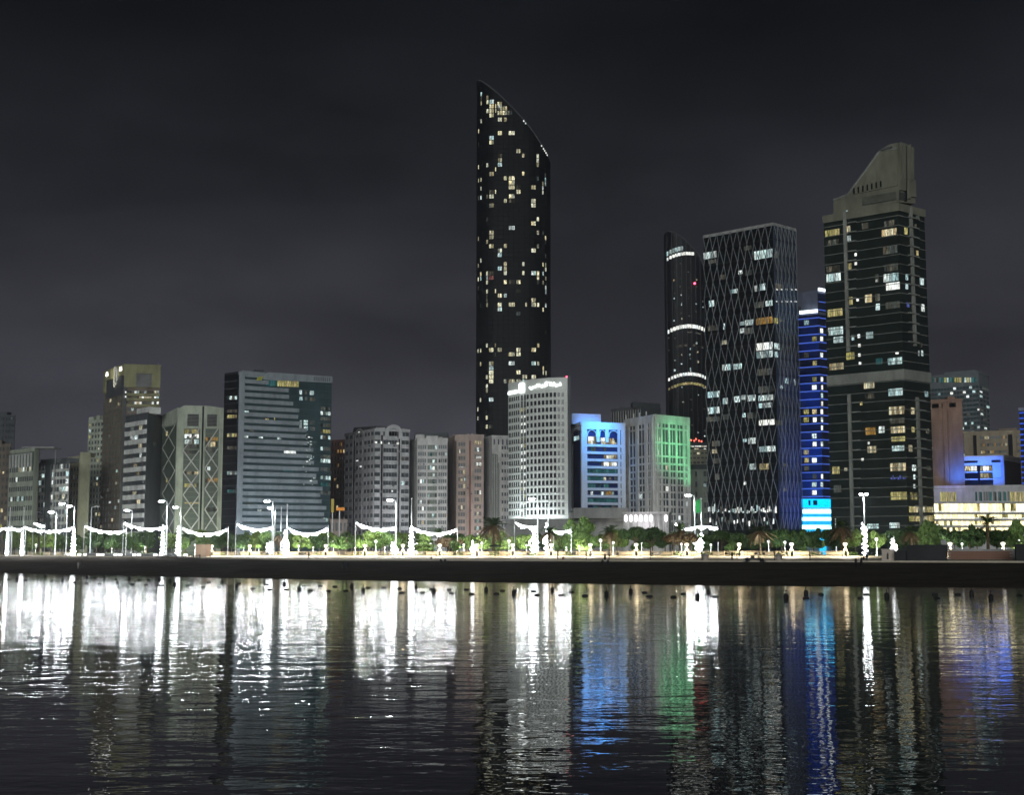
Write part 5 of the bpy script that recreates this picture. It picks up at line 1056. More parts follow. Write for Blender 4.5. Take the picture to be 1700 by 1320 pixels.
# ------------------------------------------------------------------ promenade lamps: goblet light on an arched stone pedestal, and the balustrade between
STONE = mat('sand stone', (.55, .47, .33), .8); GOB = emit('goblet glow', (1, .93, .72), 3, 'NONE')
def ped_mesh():
    f0 = Fr((-.65, -.3), (.65, -.3))
    m1 = arch(f0, 0, 1.3, 0, 1.35, -.6, .0, .5, 9).fbox(f0, -.1, 1.4, -.7, .1, -.15, 0)
    m1.lathe([(.5, 1.3), (.24, 1.75), (.16, 2.1)], 8, (0, 0, 0))
    g = MB().lathe([(.16, 2.1), (.45, 2.55), (.5, 2.8), (.36, 2.95), (.1, 3.0)], 10)
    return m1.mesh('pedestal', STONE), MB().lathe([(.2, 2.0), (.2, 2.12)], 8).mesh('collar', LAMPM), g.mesh('goblet', GOB)
PM = ped_mesh()
PEDX = [352, 415, 478, 541, 606, 669, 730, 792, 851, 915, 980, 1056, 1140, 1227, 1314, 1403, 1577, 1665]
def prom(px, k=.72): e_ = EDGE_Y(px); Y = e_ + 26 * k; return xof(px, Y), Y, ground_z(px, Y)
for px in PEDX:
    x, Y, z = prom(px, .95); r_ = empty('promenade_lamp', (x, Y, z)); inst('pedestal', PM[0], r_); inst('collar', PM[1], r_); inst('goblet', PM[2], r_)
    light('goblet_light', 'SPOT', (x, Y - .9, z + 3.6), 7000, (1, .90, .72), r_, .2, (x, Y - .95, z), 150, .4)
    later(r_, px, 'stone pedestal lamp', 'before', 'lamp', 'lamp pedestals along the promenade')
RAIL = mat('tan metal railing', (.42, .35, .24), .6)
def balustrade(pa, pb):
    A_, B_ = np.array(prom(pa, .95)), np.array(prom(pb, .95)); f0 = Fr(A_[:2], B_[:2]); z = PARK_Z - .05; r_ = empty('balustrade', (A_[0], A_[1], z)); n_ = max(2, int(f0.L / 3))
    MB().fbox(f0, .8, f0.L - .8, -.06, .06, z + 1.0, z + 1.1).build('top_rail', RAIL, r_); MB().fbox(f0, .8, f0.L - .8, -.05, .05, z + .12, z + .2).build('bottom_rail', RAIL, r_)
    for i in range(n_ + 1): u = .8 + (f0.L - 1.6) * i / n_; MB().fbox(f0, u - .07, u + .07, -.09, .09, z - .1, z + 1.18).build('post', RAIL, r_)
    for i in range(n_):
        u0 = .95 + (f0.L - 1.6) * i / n_; u1 = .8 + (f0.L - 1.6) * (i + 1) / n_ - .15; p_ = MB()
        if i % 2: p_.tube([f0.pt(u0, 0, z + .2), f0.pt(u1, 0, z + 1)], .04, 4).tube([f0.pt(u1, 0, z + .2), f0.pt(u0, 0, z + 1)], .04, 4)
        else: p_.fbox(f0, u0, u1, -.03, .03, z + .3, z + .92)
        p_.build('panel', RAIL, r_)
    later(r_, (pa + pb) / 2, 'tan metal balustrade', 'below', 'railing', 'balustrades along the promenade')
allp = [-60, 5, 70, 125] + [330] + PEDX
for pa, pb in zip(allp[:-1], allp[1:]):
    if (pa, pb) in ((125, 330), (330, 352), (1403, 1577)): continue
    balustrade(pa, pb)
# low white glowing step lights at the left, with planters between
STEPL = emit('step light', (1, 1, .97), 3.5)
for i, px in enumerate((113, 120, 133, 142, 164, 171, 193, 201, 224, 232, 259, 268, 298, 309)):
    x, Y, z = prom(px, .55); r_ = empty('step_light', (x, Y, z)); MB().box(x - .55, x + .55, Y - .3, Y + .4, z - .2, z + .75).build('housing', CONC, r_); MB().box(x - .5, x + .5, Y - .36, Y - .305, z + .15, z + .7).build('lit_face', STEPL, r_)
    later(r_, px, 'square step light', 'below', 'light', 'square step lights')
for px0, px1 in ((146, 161), (175, 190), (205, 221), (236, 256), (273, 295)):
    a_, b_ = prom(px0, .6), prom(px1, .6); r_ = empty('planter', (a_[0], a_[1], a_[2])); f0 = Fr(a_[:2], b_[:2]); MB().fbox(f0, 0, f0.L, -1.2, 0, a_[2] - .2, a_[2] + .7).build('box', W_DARK, r_); MB().fbox(f0, -.08, f0.L + .08, -1.28, .08, a_[2] + .7, a_[2] + .8).build('coping', CONC, r_)
    later(r_, (px0 + px1) / 2, 'long dark planter', 'below', 'planter', 'dark planters')
BLACK = mat('black paint', (.01, .01, .011), .5, .4)
for px in (926, 973, 1011, 1080, 1165, 1285, 1344, 1520):
    x, Y, z = prom(px, .15); r_ = empty('banner_post', (x, Y, z)); MB().lathe([(.2, 0), (.2, .15), (.09, .2), (.09, 2.1), (.13, 2.15), (.05, 2.3)], 8, (x, Y, z)).build('post', BLACK, r_); MB().box(x - .16, x + .16, Y - .06, Y + .06, z + .9, z + 2.0).build('panel', BLACK, r_)
    later(r_, px, 'short black post', 'below', 'post', 'black posts on the promenade')

# ------------------------------------------------------------------ park lamps
BULB = emit('park globe', (1, 1, .97), 2.2, 'NONE'); gm = MB().ball((0, 0, 3.6), .38, 10, 7).mesh('globe', BULB); pm = MB().lathe([(.18, 0), (.18, .2), (.07, .3), (.06, 3.25), (.16, 3.3)], 8).mesh('post', LAMPM)
for px, dY, pw in ((60, 30, 1), (91, 26, 1), (186, 24, 1), (241, 20, 1.2), (324, 22, 1), (345, 40, .8), (405, 20, 1), (430, 36, .8), (496, 16, 1.6), (520, 30, 1), (554, 12, 1), (590, 18, 1.2), (624, 10, 1), (639, 14, 1), (692, 16, 1.4), (715, 24, 1.4), (770, 12, 1), (800, 14, 1.4), (845, 10, 1), (874, 14, 1.4), (940, 16, 1.6), (962, 10, 1.4), (997, 8, .7), (1018, 8, .7), (1065, 20, .8), (1131, 6, .5), (1180, 16, .5), (1276, 8, .6), (1303, 8, .6), (1455, 12, 1.6), (1552, 14, 1), (1597, 10, .5), (1691, 16, 1)):
    Y = ramp_y(px) + dY; r_ = empty('park_lamp', (xof(px, Y), Y, PARK_Z)); hs = random.uniform(.55, 1.1); inst('post', pm, r_, sc=(1, 1, hs)); inst('globe', gm, r_, sc=(hs, hs, hs))
    light('added_tree_uplight', 'SPOT', (xof(px, Y), Y - 3, PARK_Z + .5), 4200 * pw, (.95, 1, .9), r_, .2, (xof(px, Y), Y + 5, PARK_Z + 4.5), 125, .6)  # added spot without a fixture, brightens the trees behind the globe lamp
    later(r_, px, 'white globe lamp', 'before', 'lamp', 'globe lamps in the park')

# ------------------------------------------------------------------ trees
def leafmat(name, c1, c2):
    m, t, p = princ(name); n_ = t.nodes; l_ = t.links; g = n_.new('ShaderNodeNewGeometry'); r_ = n_.new('ShaderNodeValToRGB'); r_.color_ramp.elements[0].color = (*c1, 1); r_.color_ramp.elements[1].color = (*c2, 1)
    l_.new(g.outputs['Random Per Island'], r_.inputs[0]); l_.new(r_.outputs[0], p.inputs['Base Color']); p.inputs['Roughness'].default_value = .6; p.inputs['Specular IOR Level'].default_value = .25
    return m
LEAF = leafmat('green leaves', (.05, .10, .022), (.13, .20, .055)); LEAF2 = leafmat('lit yellow green leaves', (.08, .14, .025), (.19, .26, .07)); LEAF3 = leafmat('unlit dark leaves', (.02, .045, .014), (.05, .09, .025)); BROWNL = leafmat('dry brown leaves', (.07, .045, .02), (.14, .09, .045))  # lighter and darker leaf colours stand in for lamplit and unlit crowns
BARK = mat('bark', (.10, .075, .05), .95, .1, .4, 3, bump=.8); FROND = leafmat('palm fronds', (.03, .06, .018), (.07, .11, .04)); DRY = leafmat('dry palm skirt', (.10, .065, .035), (.20, .135, .075))
def leaf_cloud(lobes, count, size, rng):
    """leaf sized quads spread through uneven lobes, thicker towards the outside"""
    w_ = np.array([l_[3] * l_[4] for l_ in lobes]); w_ /= w_.sum(); v = []; f_ = []
    idx = rng.choice(len(lobes), count, p=w_)
    for i in idx:
        cx_, cy_, cz_, rx, rz = lobes[i]; d = rng.normal(size=3); d /= np.linalg.norm(d); rad_ = rng.uniform(.55, 1.08) ** .7
        c_ = np.array((cx_, cy_, cz_)) + d * np.array((rx, rx, rz)) * rad_
        nrm = d + rng.normal(size=3) * .7; nrm /= np.linalg.norm(nrm); a_ = np.cross(nrm, rng.normal(size=3)); a_ /= np.linalg.norm(a_); b_ = np.cross(nrm, a_); s_ = size * rng.uniform(.6, 1.4); k0 = len(v)
        v += [tuple(c_ - a_ * s_), tuple(c_ - b_ * s_ * .55), tuple(c_ + a_ * s_), tuple(c_ + b_ * s_ * .55)]; f_.append((k0, k0 + 1, k0 + 2, k0 + 3))
    m = MB(); m.v = v; m.f = f_; return m
def tree_variant(seed, shape, leaf):
    rng = np.random.default_rng(seed); lobes = []
    if shape == 'round':
        for i in range(13): t = rng.uniform(0, 6.28); rr = rng.uniform(.1, .62); lobes.append((rr * math.cos(t), rr * math.sin(t), rng.uniform(.42, .85), rng.uniform(.2, .36), rng.uniform(.09, .16)))
    elif shape == 'umbrella':
        for i in range(16): t = rng.uniform(0, 6.28); rr = rng.uniform(.1, .8); lobes.append((rr * math.cos(t), rr * math.sin(t), .82 - .25 * rr + rng.uniform(-.12, .06), rng.uniform(.2, .34), rng.uniform(.08, .13)))
    else:
        for i in range(15): t = rng.uniform(0, 6.28); z = rng.uniform(.2, .9); rr = rng.uniform(.05, .55) * (1 - abs(z - .5)); lobes.append((rr * math.cos(t), rr * math.sin(t), z, rng.uniform(.2, .34), rng.uniform(.07, .13)))
    crown = leaf_cloud(lobes, 3400, .068, rng).mesh('crown', leaf)
    tr = MB(); base_top = .5 if shape != 'tall' else .35; lean = rng.uniform(-.06, .06)
    tr.tube([(0, 0, -.03), (lean * .3, 0, base_top * .5), (lean, .01, base_top)], [.045, .034, .028], 7)
    for l_ in lobes[:7]: tr.tube([(lean * .7, 0, base_top * .75), (l_[0] * .5 + lean * .5, l_[1] * .5, (base_top + l_[2]) / 2), (l_[0], l_[1], l_[2])], [.022, .015, .006], 5)
    return tr.mesh('trunk', BARK), crown
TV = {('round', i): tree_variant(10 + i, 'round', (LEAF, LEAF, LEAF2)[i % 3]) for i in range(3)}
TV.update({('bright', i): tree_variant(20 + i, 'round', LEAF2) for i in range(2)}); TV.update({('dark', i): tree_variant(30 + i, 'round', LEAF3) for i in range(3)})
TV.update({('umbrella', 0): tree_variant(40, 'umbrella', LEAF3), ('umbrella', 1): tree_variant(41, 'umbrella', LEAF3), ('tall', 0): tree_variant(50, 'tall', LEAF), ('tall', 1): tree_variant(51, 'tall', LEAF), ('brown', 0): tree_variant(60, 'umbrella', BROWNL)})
TWORD = {'round': 'round green tree', 'bright': 'bright lit tree', 'dark': 'dark unlit round tree', 'umbrella': 'umbrella shaped dark tree', 'tall': 'large green tree', 'brown': 'brownish spreading tree'}
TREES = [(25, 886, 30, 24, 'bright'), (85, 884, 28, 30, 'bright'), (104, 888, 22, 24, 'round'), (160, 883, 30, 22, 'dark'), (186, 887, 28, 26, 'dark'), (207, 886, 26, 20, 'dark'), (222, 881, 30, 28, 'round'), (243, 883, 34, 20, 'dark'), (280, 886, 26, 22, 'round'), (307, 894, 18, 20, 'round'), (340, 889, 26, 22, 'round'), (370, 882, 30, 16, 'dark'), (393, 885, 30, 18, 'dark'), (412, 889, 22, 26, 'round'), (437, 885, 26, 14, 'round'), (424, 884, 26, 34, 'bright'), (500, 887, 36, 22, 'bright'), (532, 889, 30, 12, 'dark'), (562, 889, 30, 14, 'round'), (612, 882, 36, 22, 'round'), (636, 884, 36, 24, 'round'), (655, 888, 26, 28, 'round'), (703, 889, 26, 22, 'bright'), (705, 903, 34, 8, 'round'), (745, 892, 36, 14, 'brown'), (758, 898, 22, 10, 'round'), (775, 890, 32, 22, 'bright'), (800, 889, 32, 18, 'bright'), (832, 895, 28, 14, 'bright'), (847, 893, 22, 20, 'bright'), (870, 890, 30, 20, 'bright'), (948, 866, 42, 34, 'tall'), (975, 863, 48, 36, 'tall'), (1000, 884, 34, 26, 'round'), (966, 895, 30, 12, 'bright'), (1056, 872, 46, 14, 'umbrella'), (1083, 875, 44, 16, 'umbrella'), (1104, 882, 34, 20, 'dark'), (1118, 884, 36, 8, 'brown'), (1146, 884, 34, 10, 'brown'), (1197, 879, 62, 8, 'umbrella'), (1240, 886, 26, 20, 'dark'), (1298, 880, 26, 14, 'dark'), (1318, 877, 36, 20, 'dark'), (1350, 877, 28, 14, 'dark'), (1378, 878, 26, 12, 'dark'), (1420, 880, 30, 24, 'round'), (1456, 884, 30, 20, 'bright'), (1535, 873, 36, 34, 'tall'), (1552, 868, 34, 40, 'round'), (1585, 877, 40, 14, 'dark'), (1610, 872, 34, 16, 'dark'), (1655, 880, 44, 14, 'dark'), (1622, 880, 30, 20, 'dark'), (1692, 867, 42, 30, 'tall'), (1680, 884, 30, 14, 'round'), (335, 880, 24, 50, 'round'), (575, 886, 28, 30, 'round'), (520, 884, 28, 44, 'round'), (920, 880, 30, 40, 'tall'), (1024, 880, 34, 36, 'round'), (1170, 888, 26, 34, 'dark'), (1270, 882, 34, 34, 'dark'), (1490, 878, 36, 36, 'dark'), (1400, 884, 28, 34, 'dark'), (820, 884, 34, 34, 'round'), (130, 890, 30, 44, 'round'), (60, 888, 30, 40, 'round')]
for i_ in range(44):
    p_x = 12 + i_ * 38.5 + random.uniform(-12, 12)
    if p_x > 1545: break
    TREES.append((p_x, random.uniform(880, 891), random.uniform(26, 36), random.uniform(44, 64), random.choice(('dark', 'round', 'round', 'tall'))))
cnt = {}
for px, yt, wpx, dY, kd in TREES:
    Y = ramp_y(px) + dY; nv = len([1 for k_ in TV if k_[0] == kd]); i = cnt.get(kd, 0); cnt[kd] = i + 1; tm, cm = TV[(kd, i % nv)]
    h = (zof(yt, Y) - PARK_Z) * 1.06; w_ = wpx * Y / F / 2 * (1.5 if kd in ('dark', 'round') else 1.35)
    r_ = empty('tree', (xof(px, Y), Y, PARK_Z), random.uniform(0, 6.28)); inst('trunk', tm, r_, sc=(w_, w_, h)); inst('crown', cm, r_, sc=(w_, w_, h))
    later(r_, px, TWORD[kd], 'before', 'tree', 'park trees')
# date palms
def palm_variant(seed):
    rng = np.random.default_rng(seed); tr = MB(); tr.tube([(0, 0, -.1), (.04, 0, 2.2), (.1, .02, 4.6), (.1, 0, 6.2)], [.34, .27, .25, .3], 9)
    for i in range(22): z = .4 + i * .24; tr.lathe([(.27, 0), (.33, .1), (.27, .14)], 9, (.02 + .015 * i * .24, 0, z))
    gr = MB(); sk = MB()
    def frond(mb, t, el, L_, droop, wd):
        pts_ = []; 
        for s_ in np.linspace(0, 1, 9): pts_.append(np.array((.1 + math.cos(t) * L_ * s_ * math.cos(el), math.sin(t) * L_ * s_ * math.cos(el), 6.2 + L_ * s_ * math.sin(el) - droop * L_ * s_ * s_)))
        mb.tube([tuple(q) for q in pts_], [.05 - .004 * i for i in range(9)], 4)
        for j in range(1, 8):
            for q_ in (0, .33, .66):
                p0 = pts_[j] + (pts_[j + 1] - pts_[j]) * q_; d = pts_[j + 1] - pts_[j]; d /= np.linalg.norm(d); sd_ = np.cross(d, (0, 0, 1)); sd_ /= np.linalg.norm(sd_) + 1e-6
                for s_ in (-1, 1):
                    ll = wd * (1 - .5 * abs(j / 8 - .4)) * rng.uniform(.8, 1.15); tip = p0 + s_ * sd_ * ll * .8 + d * ll * .55 + np.array((0, 0, rng.uniform(-.25, .1))) * ll; k0 = len(mb.v)
                    mb.v += [tuple(p0 - d * .05), tuple(p0 + d * .06), tuple(tip)]; mb.f.append((k0, k0 + 1, k0 + 2))
    for i in range(30): frond(gr, rng.uniform(0, 6.28), rng.uniform(.15, 1.35), rng.uniform(2.3, 3.1), rng.uniform(.25, .65), .6)
    for i in range(34): frond(sk, rng.uniform(0, 6.28), rng.uniform(-.9, .1), rng.uniform(1.9, 3.0), rng.uniform(.5, 1.0), .5)
    return tr.mesh('trunk', BARK), gr.mesh('crown', FROND), sk.mesh('dry_skirt', DRY)
PV = [palm_variant(70 + i) for i in range(3)]
for i, (px, yt, dY, wd) in enumerate(((820, 853, 6, 1.15), (912, 868, 4, 1), (1014, 867, 10, 1.05), (1130, 864, 8, 1), (1262, 866, 6, 1.25), (1397, 857, 4, 1.05), (1510, 868, 12, 1.05), (1640, 847, 6, 1.0), (65, 873, 20, .8), (728, 873, 16, .8), (463, 877, 14, .9), (575, 879, 24, .9))):
    Y = ramp_y(px) + dY; h = (zof(yt, Y) - PARK_Z) / 8.6; r_ = empty('palm_tree', (xof(px, Y), Y, PARK_Z), random.uniform(0, 6.28)); tm, cm, sm_ = PV[i % 3]; sc_ = (h * wd * 1.3, h * wd * 1.3, h)
    inst('trunk', tm, r_, sc=(h, h, h)); inst('crown', cm, r_, sc=sc_)
    if px not in (65, 1640, 728, 575): inst('dry_skirt', sm_, r_, sc=sc_)
    later(r_, px, 'date palm' if px in (65, 1640, 728, 575) else 'shaggy date palm', 'before', 'palm tree', 'date palms along the seafront')
# clipped hedges along the lawn
rng = np.random.default_rng(5)
for px in range(70, 1720, 58):
    if 1460 < px < 1570: continue
    w_ = 30 * 340 / F; Y = ramp_y(px) + 3.5; lob = [(rng.uniform(-1, 1) * w_ * .5, rng.uniform(-.3, .3), rng.uniform(.3, .6), rng.uniform(.5, .8), .42) for _ in range(9)]
    r_ = empty('hedge', (xof(px, Y), Y, PARK_Z)); o = leaf_cloud(lob, 420, .16, rng).build('foliage', LEAF2 if px < 900 else LEAF, None); o.parent = r_
    st_ = MB()
    for l_ in lob[:5]: st_.tube([(l_[0], l_[1], -.05), (l_[0], l_[1], .4)], .04, 4)
    o2 = st_.build('stems', BARK, None); o2.parent = r_
    later(r_, px, 'low leafy hedge', 'below', 'hedge', 'low hedges on the lawn')
# ------------------------------------------------------------------ kiosks, bins, cars, parasols
def kiosk(px0, px1, ytop, k, m, label, door=True, roof=None):
    a_, b_ = prom(px0, k), prom(px1, k); f0 = Fr(a_[:2], b_[:2]); z0 = min(a_[2], b_[2]) - .3; z1 = zof(ytop, a_[1]); r_ = empty('kiosk', ((a_[0] + b_[0]) / 2, a_[1], z0)); tag(r_, label, 'kiosk')
    MB().fbox(f0, 0, f0.L, -1.7, 0, z0, z1).build('wall', m, r_); MB().fbox(f0, -.15, f0.L + .15, -1.85, .15, z1, z1 + .14).build('roof', roof or m, r_)
    if door:
        d_ = MB().fprism(f0, [(f0.L * .5 - .3, z0 + .6), (f0.L * .5 + .1, z0 + .5), (f0.L * .5 + .15, z1 - .9), (f0.L * .5, z1 - .5), (f0.L * .5 - .25, z1 - 1)], .01, .06).build('emblem', BLACK, r_)
    return r_
kiosk(325, 343, 905, .5, mat('brown kiosk board', (.22, .15, .10), .8), 'small brown square kiosk on the promenade below the braced tower', False)
kiosk(1463, 1484, 913, .25, mat('pale kiosk panel', (.55, .47, .40), .8), 'pale pink kiosk with a dark leaf emblem beside the dark hut')
DHUT = mat('dark hut cladding', (.03, .03, .032), .8)
kiosk(1505, 1571, 906, .1, DHUT, 'large dark flat roofed hut at the top of the beach', False); kiosk(1485, 1505, 916, .14, DHUT, 'low dark annex between the pale kiosk and the large hut', False); kiosk(1686, 1760, 905, .1, DHUT, 'dark hut cut by the right edge of the picture', False)
BRK = mat('brick', (.24, .12, .08), .85)
a_, b_ = prom(1573, .5), prom(1684, .5); f0 = Fr(a_[:2], b_[:2]); r_ = empty('brick_wall', (a_[0], a_[1], a_[2])); tag(r_, 'low brick retaining wall between the two dark huts', 'wall')
MB().fbox(f0, 0, f0.L, -.6, -.05, a_[2] - .5, a_[2] + 1.9).build('core', CONC, r_); bm_ = MB().box(-.5, .5, -.06, .06, -.13, .13).mesh('brick', BRK); n_ = int(f0.L / 1.05); cnt_b = 0
for row in range(7):
    for i in range(n_):
        u = (i + .5 + (.5 if row % 2 else 0)) * 1.05
        if u > f0.L - .5 or cnt_b >= 290: continue
        cnt_b += 1; q = f0.pt(u, random.uniform(-.01, .02), 0); inst('brick', bm_, r_, (q[0] - a_[0], q[1] - a_[1], -.3 + row * .3), f0.rot)
MB().fbox(f0, -.1, f0.L + .1, -.7, .1, a_[2] + 1.9, a_[2] + 2.05).build('coping', CONC, r_)
for px, lb in ((1171, 'stout round litter bin at the beach edge below the sail topped tower'), (1292, 'stout round litter bin at the beach edge below the lattice tower corner')):
    x, Y, z = prom(px, .02); z += .1; r_ = empty('litter_bin', (x, Y, z)); tag(r_, lb, 'bin'); MB().lathe([(.62, 0), (.68, .2), (.68, 1.2), (.6, 1.45), (.4, 1.6)], 12, (x, Y, z)).build('body', mat('bin concrete', (.35, .30, .26), .85), r_); MB().lathe([(.7, 1.18), (.7, 1.3)], 12, (x, Y, z)).build('rim', W_DARK, r_)
# folded sun loungers stacked at the top of the beach
LGM = mat('dark lounger mesh', (.02, .02, .022), .8)
for i, px in enumerate((264, 276, 289, 301, 314, 327)):
    x, Y, z = prom(px, -.12); z = ground_z(px, Y); r_ = empty('lounger_stack', (x, Y, z)); nn = 3 + i % 3
    for q in range(nn): MB().box(x - .95, x + .95, Y - .33, Y + .33, z + .12 + q * .2, z + .2 + q * .2).build('lounger', LGM, r_)
    for sx_ in (-.8, .8): MB().box(x + sx_ - .04, x + sx_ + .04, Y - .3, Y + .3, z - .05, z + .1 + nn * .2).build('leg', BLACK, r_)
    later(r_, px, 'dark stack of loungers', 'below', 'sun loungers', 'stacked sun loungers')
def parasol(px, k, lb, w_=1.6):
    x, Y, z = prom(px, k); r_ = empty('parasol', (x, Y, z)); tag(r_, lb, 'parasol'); MB().tube([(x, Y, z), (x, Y, z + 2.9)], .05, 6).build('pole', BLACK, r_); MB().lathe([(w_, 2.3), (w_ * .96, 2.36), (w_ * .5, 2.72), (.05, 2.95)], 8, (x, Y, z)).build('canopy', mat('dark canvas', (.03, .04, .035), .9), r_); MB().lathe([(.35, 0), (.35, .08)], 10, (x, Y, z)).build('base', BLACK, r_)
parasol(1429, .0, 'closed dark beach parasol beside the eared light sculpture', .9); parasol(1236, .0, 'wide dark parasol over the group sitting at the beach edge', 1.7); parasol(822, .9, 'dark flat parasol behind the balustrade beside the tall palm', 2)
# beach buggy under the parasol
x, Y, z = prom(1250, .02); r_ = empty('buggy', (x, Y, z)); tag(r_, 'small dark open buggy with a roof at the beach edge', 'buggy')
MB().box(x - 1.6, x + 1.6, Y - .6, Y + .6, z + .35, z + .75).box(x - .5, x + .2, Y - .6, Y + .6, z + .75, z + 1.25).build('body', BLACK, r_); MB().box(x - 1.3, x + 1.3, Y - .65, Y + .65, z + 1.95, z + 2.03).build('roof', BLACK, r_)
for sx_ in (-1.2, 1.2):
    for sy_ in (-.6, .6): MB().tube([(x + sx_, Y + sy_, z + .7), (x + sx_, Y + sy_, z + 1.96)], .04, 5).build('roof_post', BLACK, r_); MB().tube([(x + sx_ * .9, Y + sy_ - .08, z + .3), (x + sx_ * .9, Y + sy_ + .08, z + .3)], .3, 12).build('wheel', BLACK, r_)
# parked cars
CARW = [mat('white car paint', (.7, .7, .7), .25, .5, .05), mat('silver car paint', (.4, .41, .42), .25, .5, .05), mat('dark car paint', (.04, .04, .05), .2, .5, .05)]
def car_mesh():
    body = MB(); prof = [(-2.2, .35), (2.2, .35), (2.25, .7), (2.0, .88), (1.15, .95), (.5, 1.45), (-1.0, 1.48), (-1.9, 1.0), (-2.25, .9)]
    f0 = Fr((0, -.88), (1, -.88)); body.fprism(f0, prof, -1.76, 0); gl = MB().fprism(f0, [(.98, .97), (.45, 1.4), (-.95, 1.42), (-1.65, 1.0)], -1.77, .01)
    wh = MB()
    return body.mesh('body', None), gl.mesh('side_window', GL), MB().tube([(0, -.1, 0), (0, .1, 0)], .33, 14).mesh('wheel', BLACK), MB().box(-.04, .04, -.25, .25, -.08, .08).mesh('headlight', emit('headlight', (1, 1, .95), 3, 'NONE'))
CM = car_mesh()
for i, (px, dY) in enumerate(((522, 74), (411, 74), (548, 74), (88, 74), (338, 74), (985, 72), (1004, 73), (1234, 71), (612, 74), (710, 74), (196, 74), (1310, 73))):
    Y = ramp_y(px) + dY + 1.5 + 4; c_ = i % 3 if px not in (522, 985) else 0; r_ = empty('parked_car', (xof(px, Y), Y, PARK_Z - .02)); bm2 = CM[0].copy(); bm2.materials.clear(); bm2.materials.append(CARW[c_]); inst('body', bm2, r_); inst('side_window', CM[1], r_)
    for sx_ in (-1.4, 1.4):
        for sy_ in (-.8, .8): inst('wheel', CM[2], r_, (sx_, sy_, .33))
    for sy_ in (-.6, .6): inst('headlight', CM[3], r_, (2.24, sy_, .62))
    later(r_, px, ('white', 'silver', 'dark')[c_] + ' parked car', 'before', 'car', 'cars parked along the park road')

# ------------------------------------------------------------------ people (skinned figures) and buoys
def skin(verts, edges, radii, name):
    me = bpy.data.meshes.new(name); me.from_pydata(verts, edges, []); o = bpy.data.objects.new(name, me); COL.objects.link(o); md = o.modifiers.new('s', 'SKIN'); sv = me.skin_vertices[0].data
    for i, r_ in enumerate(radii): sv[i].radius = (r_, r_)
    sv[0].use_root = True; sb = o.modifiers.new('u', 'SUBSURF'); sb.levels = 1; sb.render_levels = 1
    dg = bpy.context.evaluated_depsgraph_get(); dg.update(); out_m = bpy.data.meshes.new_from_object(o.evaluated_get(dg)); bpy.data.objects.remove(o); out_m.name = name; return out_m
def figure(pose):
    if pose == 'stand': V = [(0, 0, .95), (0, 0, 1.2), (0, 0, 1.42), (0, 0, 1.52), (0, -.02, 1.66), (.09, 0, .9), (.1, -.02, .5), (.1, .02, .08), (.1, -.12, .03), (-.09, 0, .9), (-.11, .03, .5), (-.12, .06, .08), (-.12, -.08, .03), (.2, 0, 1.38), (.25, 0, 1.1), (.24, -.1, .86), (-.2, 0, 1.38), (-.26, .02, 1.1), (-.25, -.06, .86)]
    elif pose == 'robe': V = [(0, 0, .95), (0, 0, 1.2), (0, 0, 1.40), (0, 0, 1.5), (0, -.02, 1.62), (.08, 0, .85), (.1, 0, .45), (.11, 0, .08), (.11, -.1, .03), (-.08, 0, .85), (-.1, 0, .45), (-.11, 0, .08), (-.11, -.1, .03), (.18, 0, 1.36), (.22, -.05, 1.12), (.12, -.2, 1.05), (-.18, 0, 1.36), (-.22, -.05, 1.12), (-.12, -.2, 1.05)]
    elif pose == 'walk': V = [(0, 0, .95), (.02, 0, 1.2), (.04, 0, 1.42), (.06, 0, 1.52), (.09, 0, 1.66), (.04, .08, .9), (.2, .08, .52), (.22, .08, .1), (.34, .08, .04), (-.04, -.08, .9), (-.12, -.08, .5), (-.36, -.08, .14), (-.28, -.08, .05), (.04, .19, 1.38), (-.08, .22, 1.12), (-.02, .2, .9), (.04, -.19, 1.38), (.16, -.22, 1.14), (.3, -.2, .98)]
    else: V = [(0, 0, .14), (0, .06, .42), (0, .08, .66), (0, .06, .76), (0, .03, .9), (.1, -.06, .14), (.16, -.42, .38), (.16, -.62, .06), (.16, -.74, .04), (-.1, -.06, .14), (-.16, -.4, .4), (-.16, -.62, .06), (-.16, -.74, .04), (.19, .06, .62), (.25, -.12, .42), (.18, -.36, .44), (-.19, .06, .62), (-.25, -.1, .42), (-.18, -.34, .46)]
    E_ = [(0, 1), (1, 2), (2, 3), (3, 4), (0, 5), (5, 6), (6, 7), (7, 8), (0, 9), (9, 10), (10, 11), (11, 12), (2, 13), (13, 14), (14, 15), (2, 16), (16, 17), (17, 18)]
    rb = 1.9 if pose == 'robe' else 1
    Rr = [.15, .14, .15, .06, .11, .095 * rb, .065 * rb * 1.1, .045 * (rb * 1.4 if rb > 1 else 1), .04, .095 * rb, .065 * rb * 1.1, .045 * (rb * 1.4 if rb > 1 else 1), .04, .06, .045, .035, .06, .045, .035]
    return skin(V, E_, Rr, 'person')
FIG = {k_: figure(k_) for k_ in ('stand', 'robe', 'walk', 'sit')}
CLO = [mat('dark clothes', (.012, .012, .014), .9, .1), mat('navy clothes', (.015, .02, .035), .9, .1), mat('pale clothes', (.3, .29, .27), .9, .1), mat('pink shirt', (.3, .12, .12), .9, .1)]
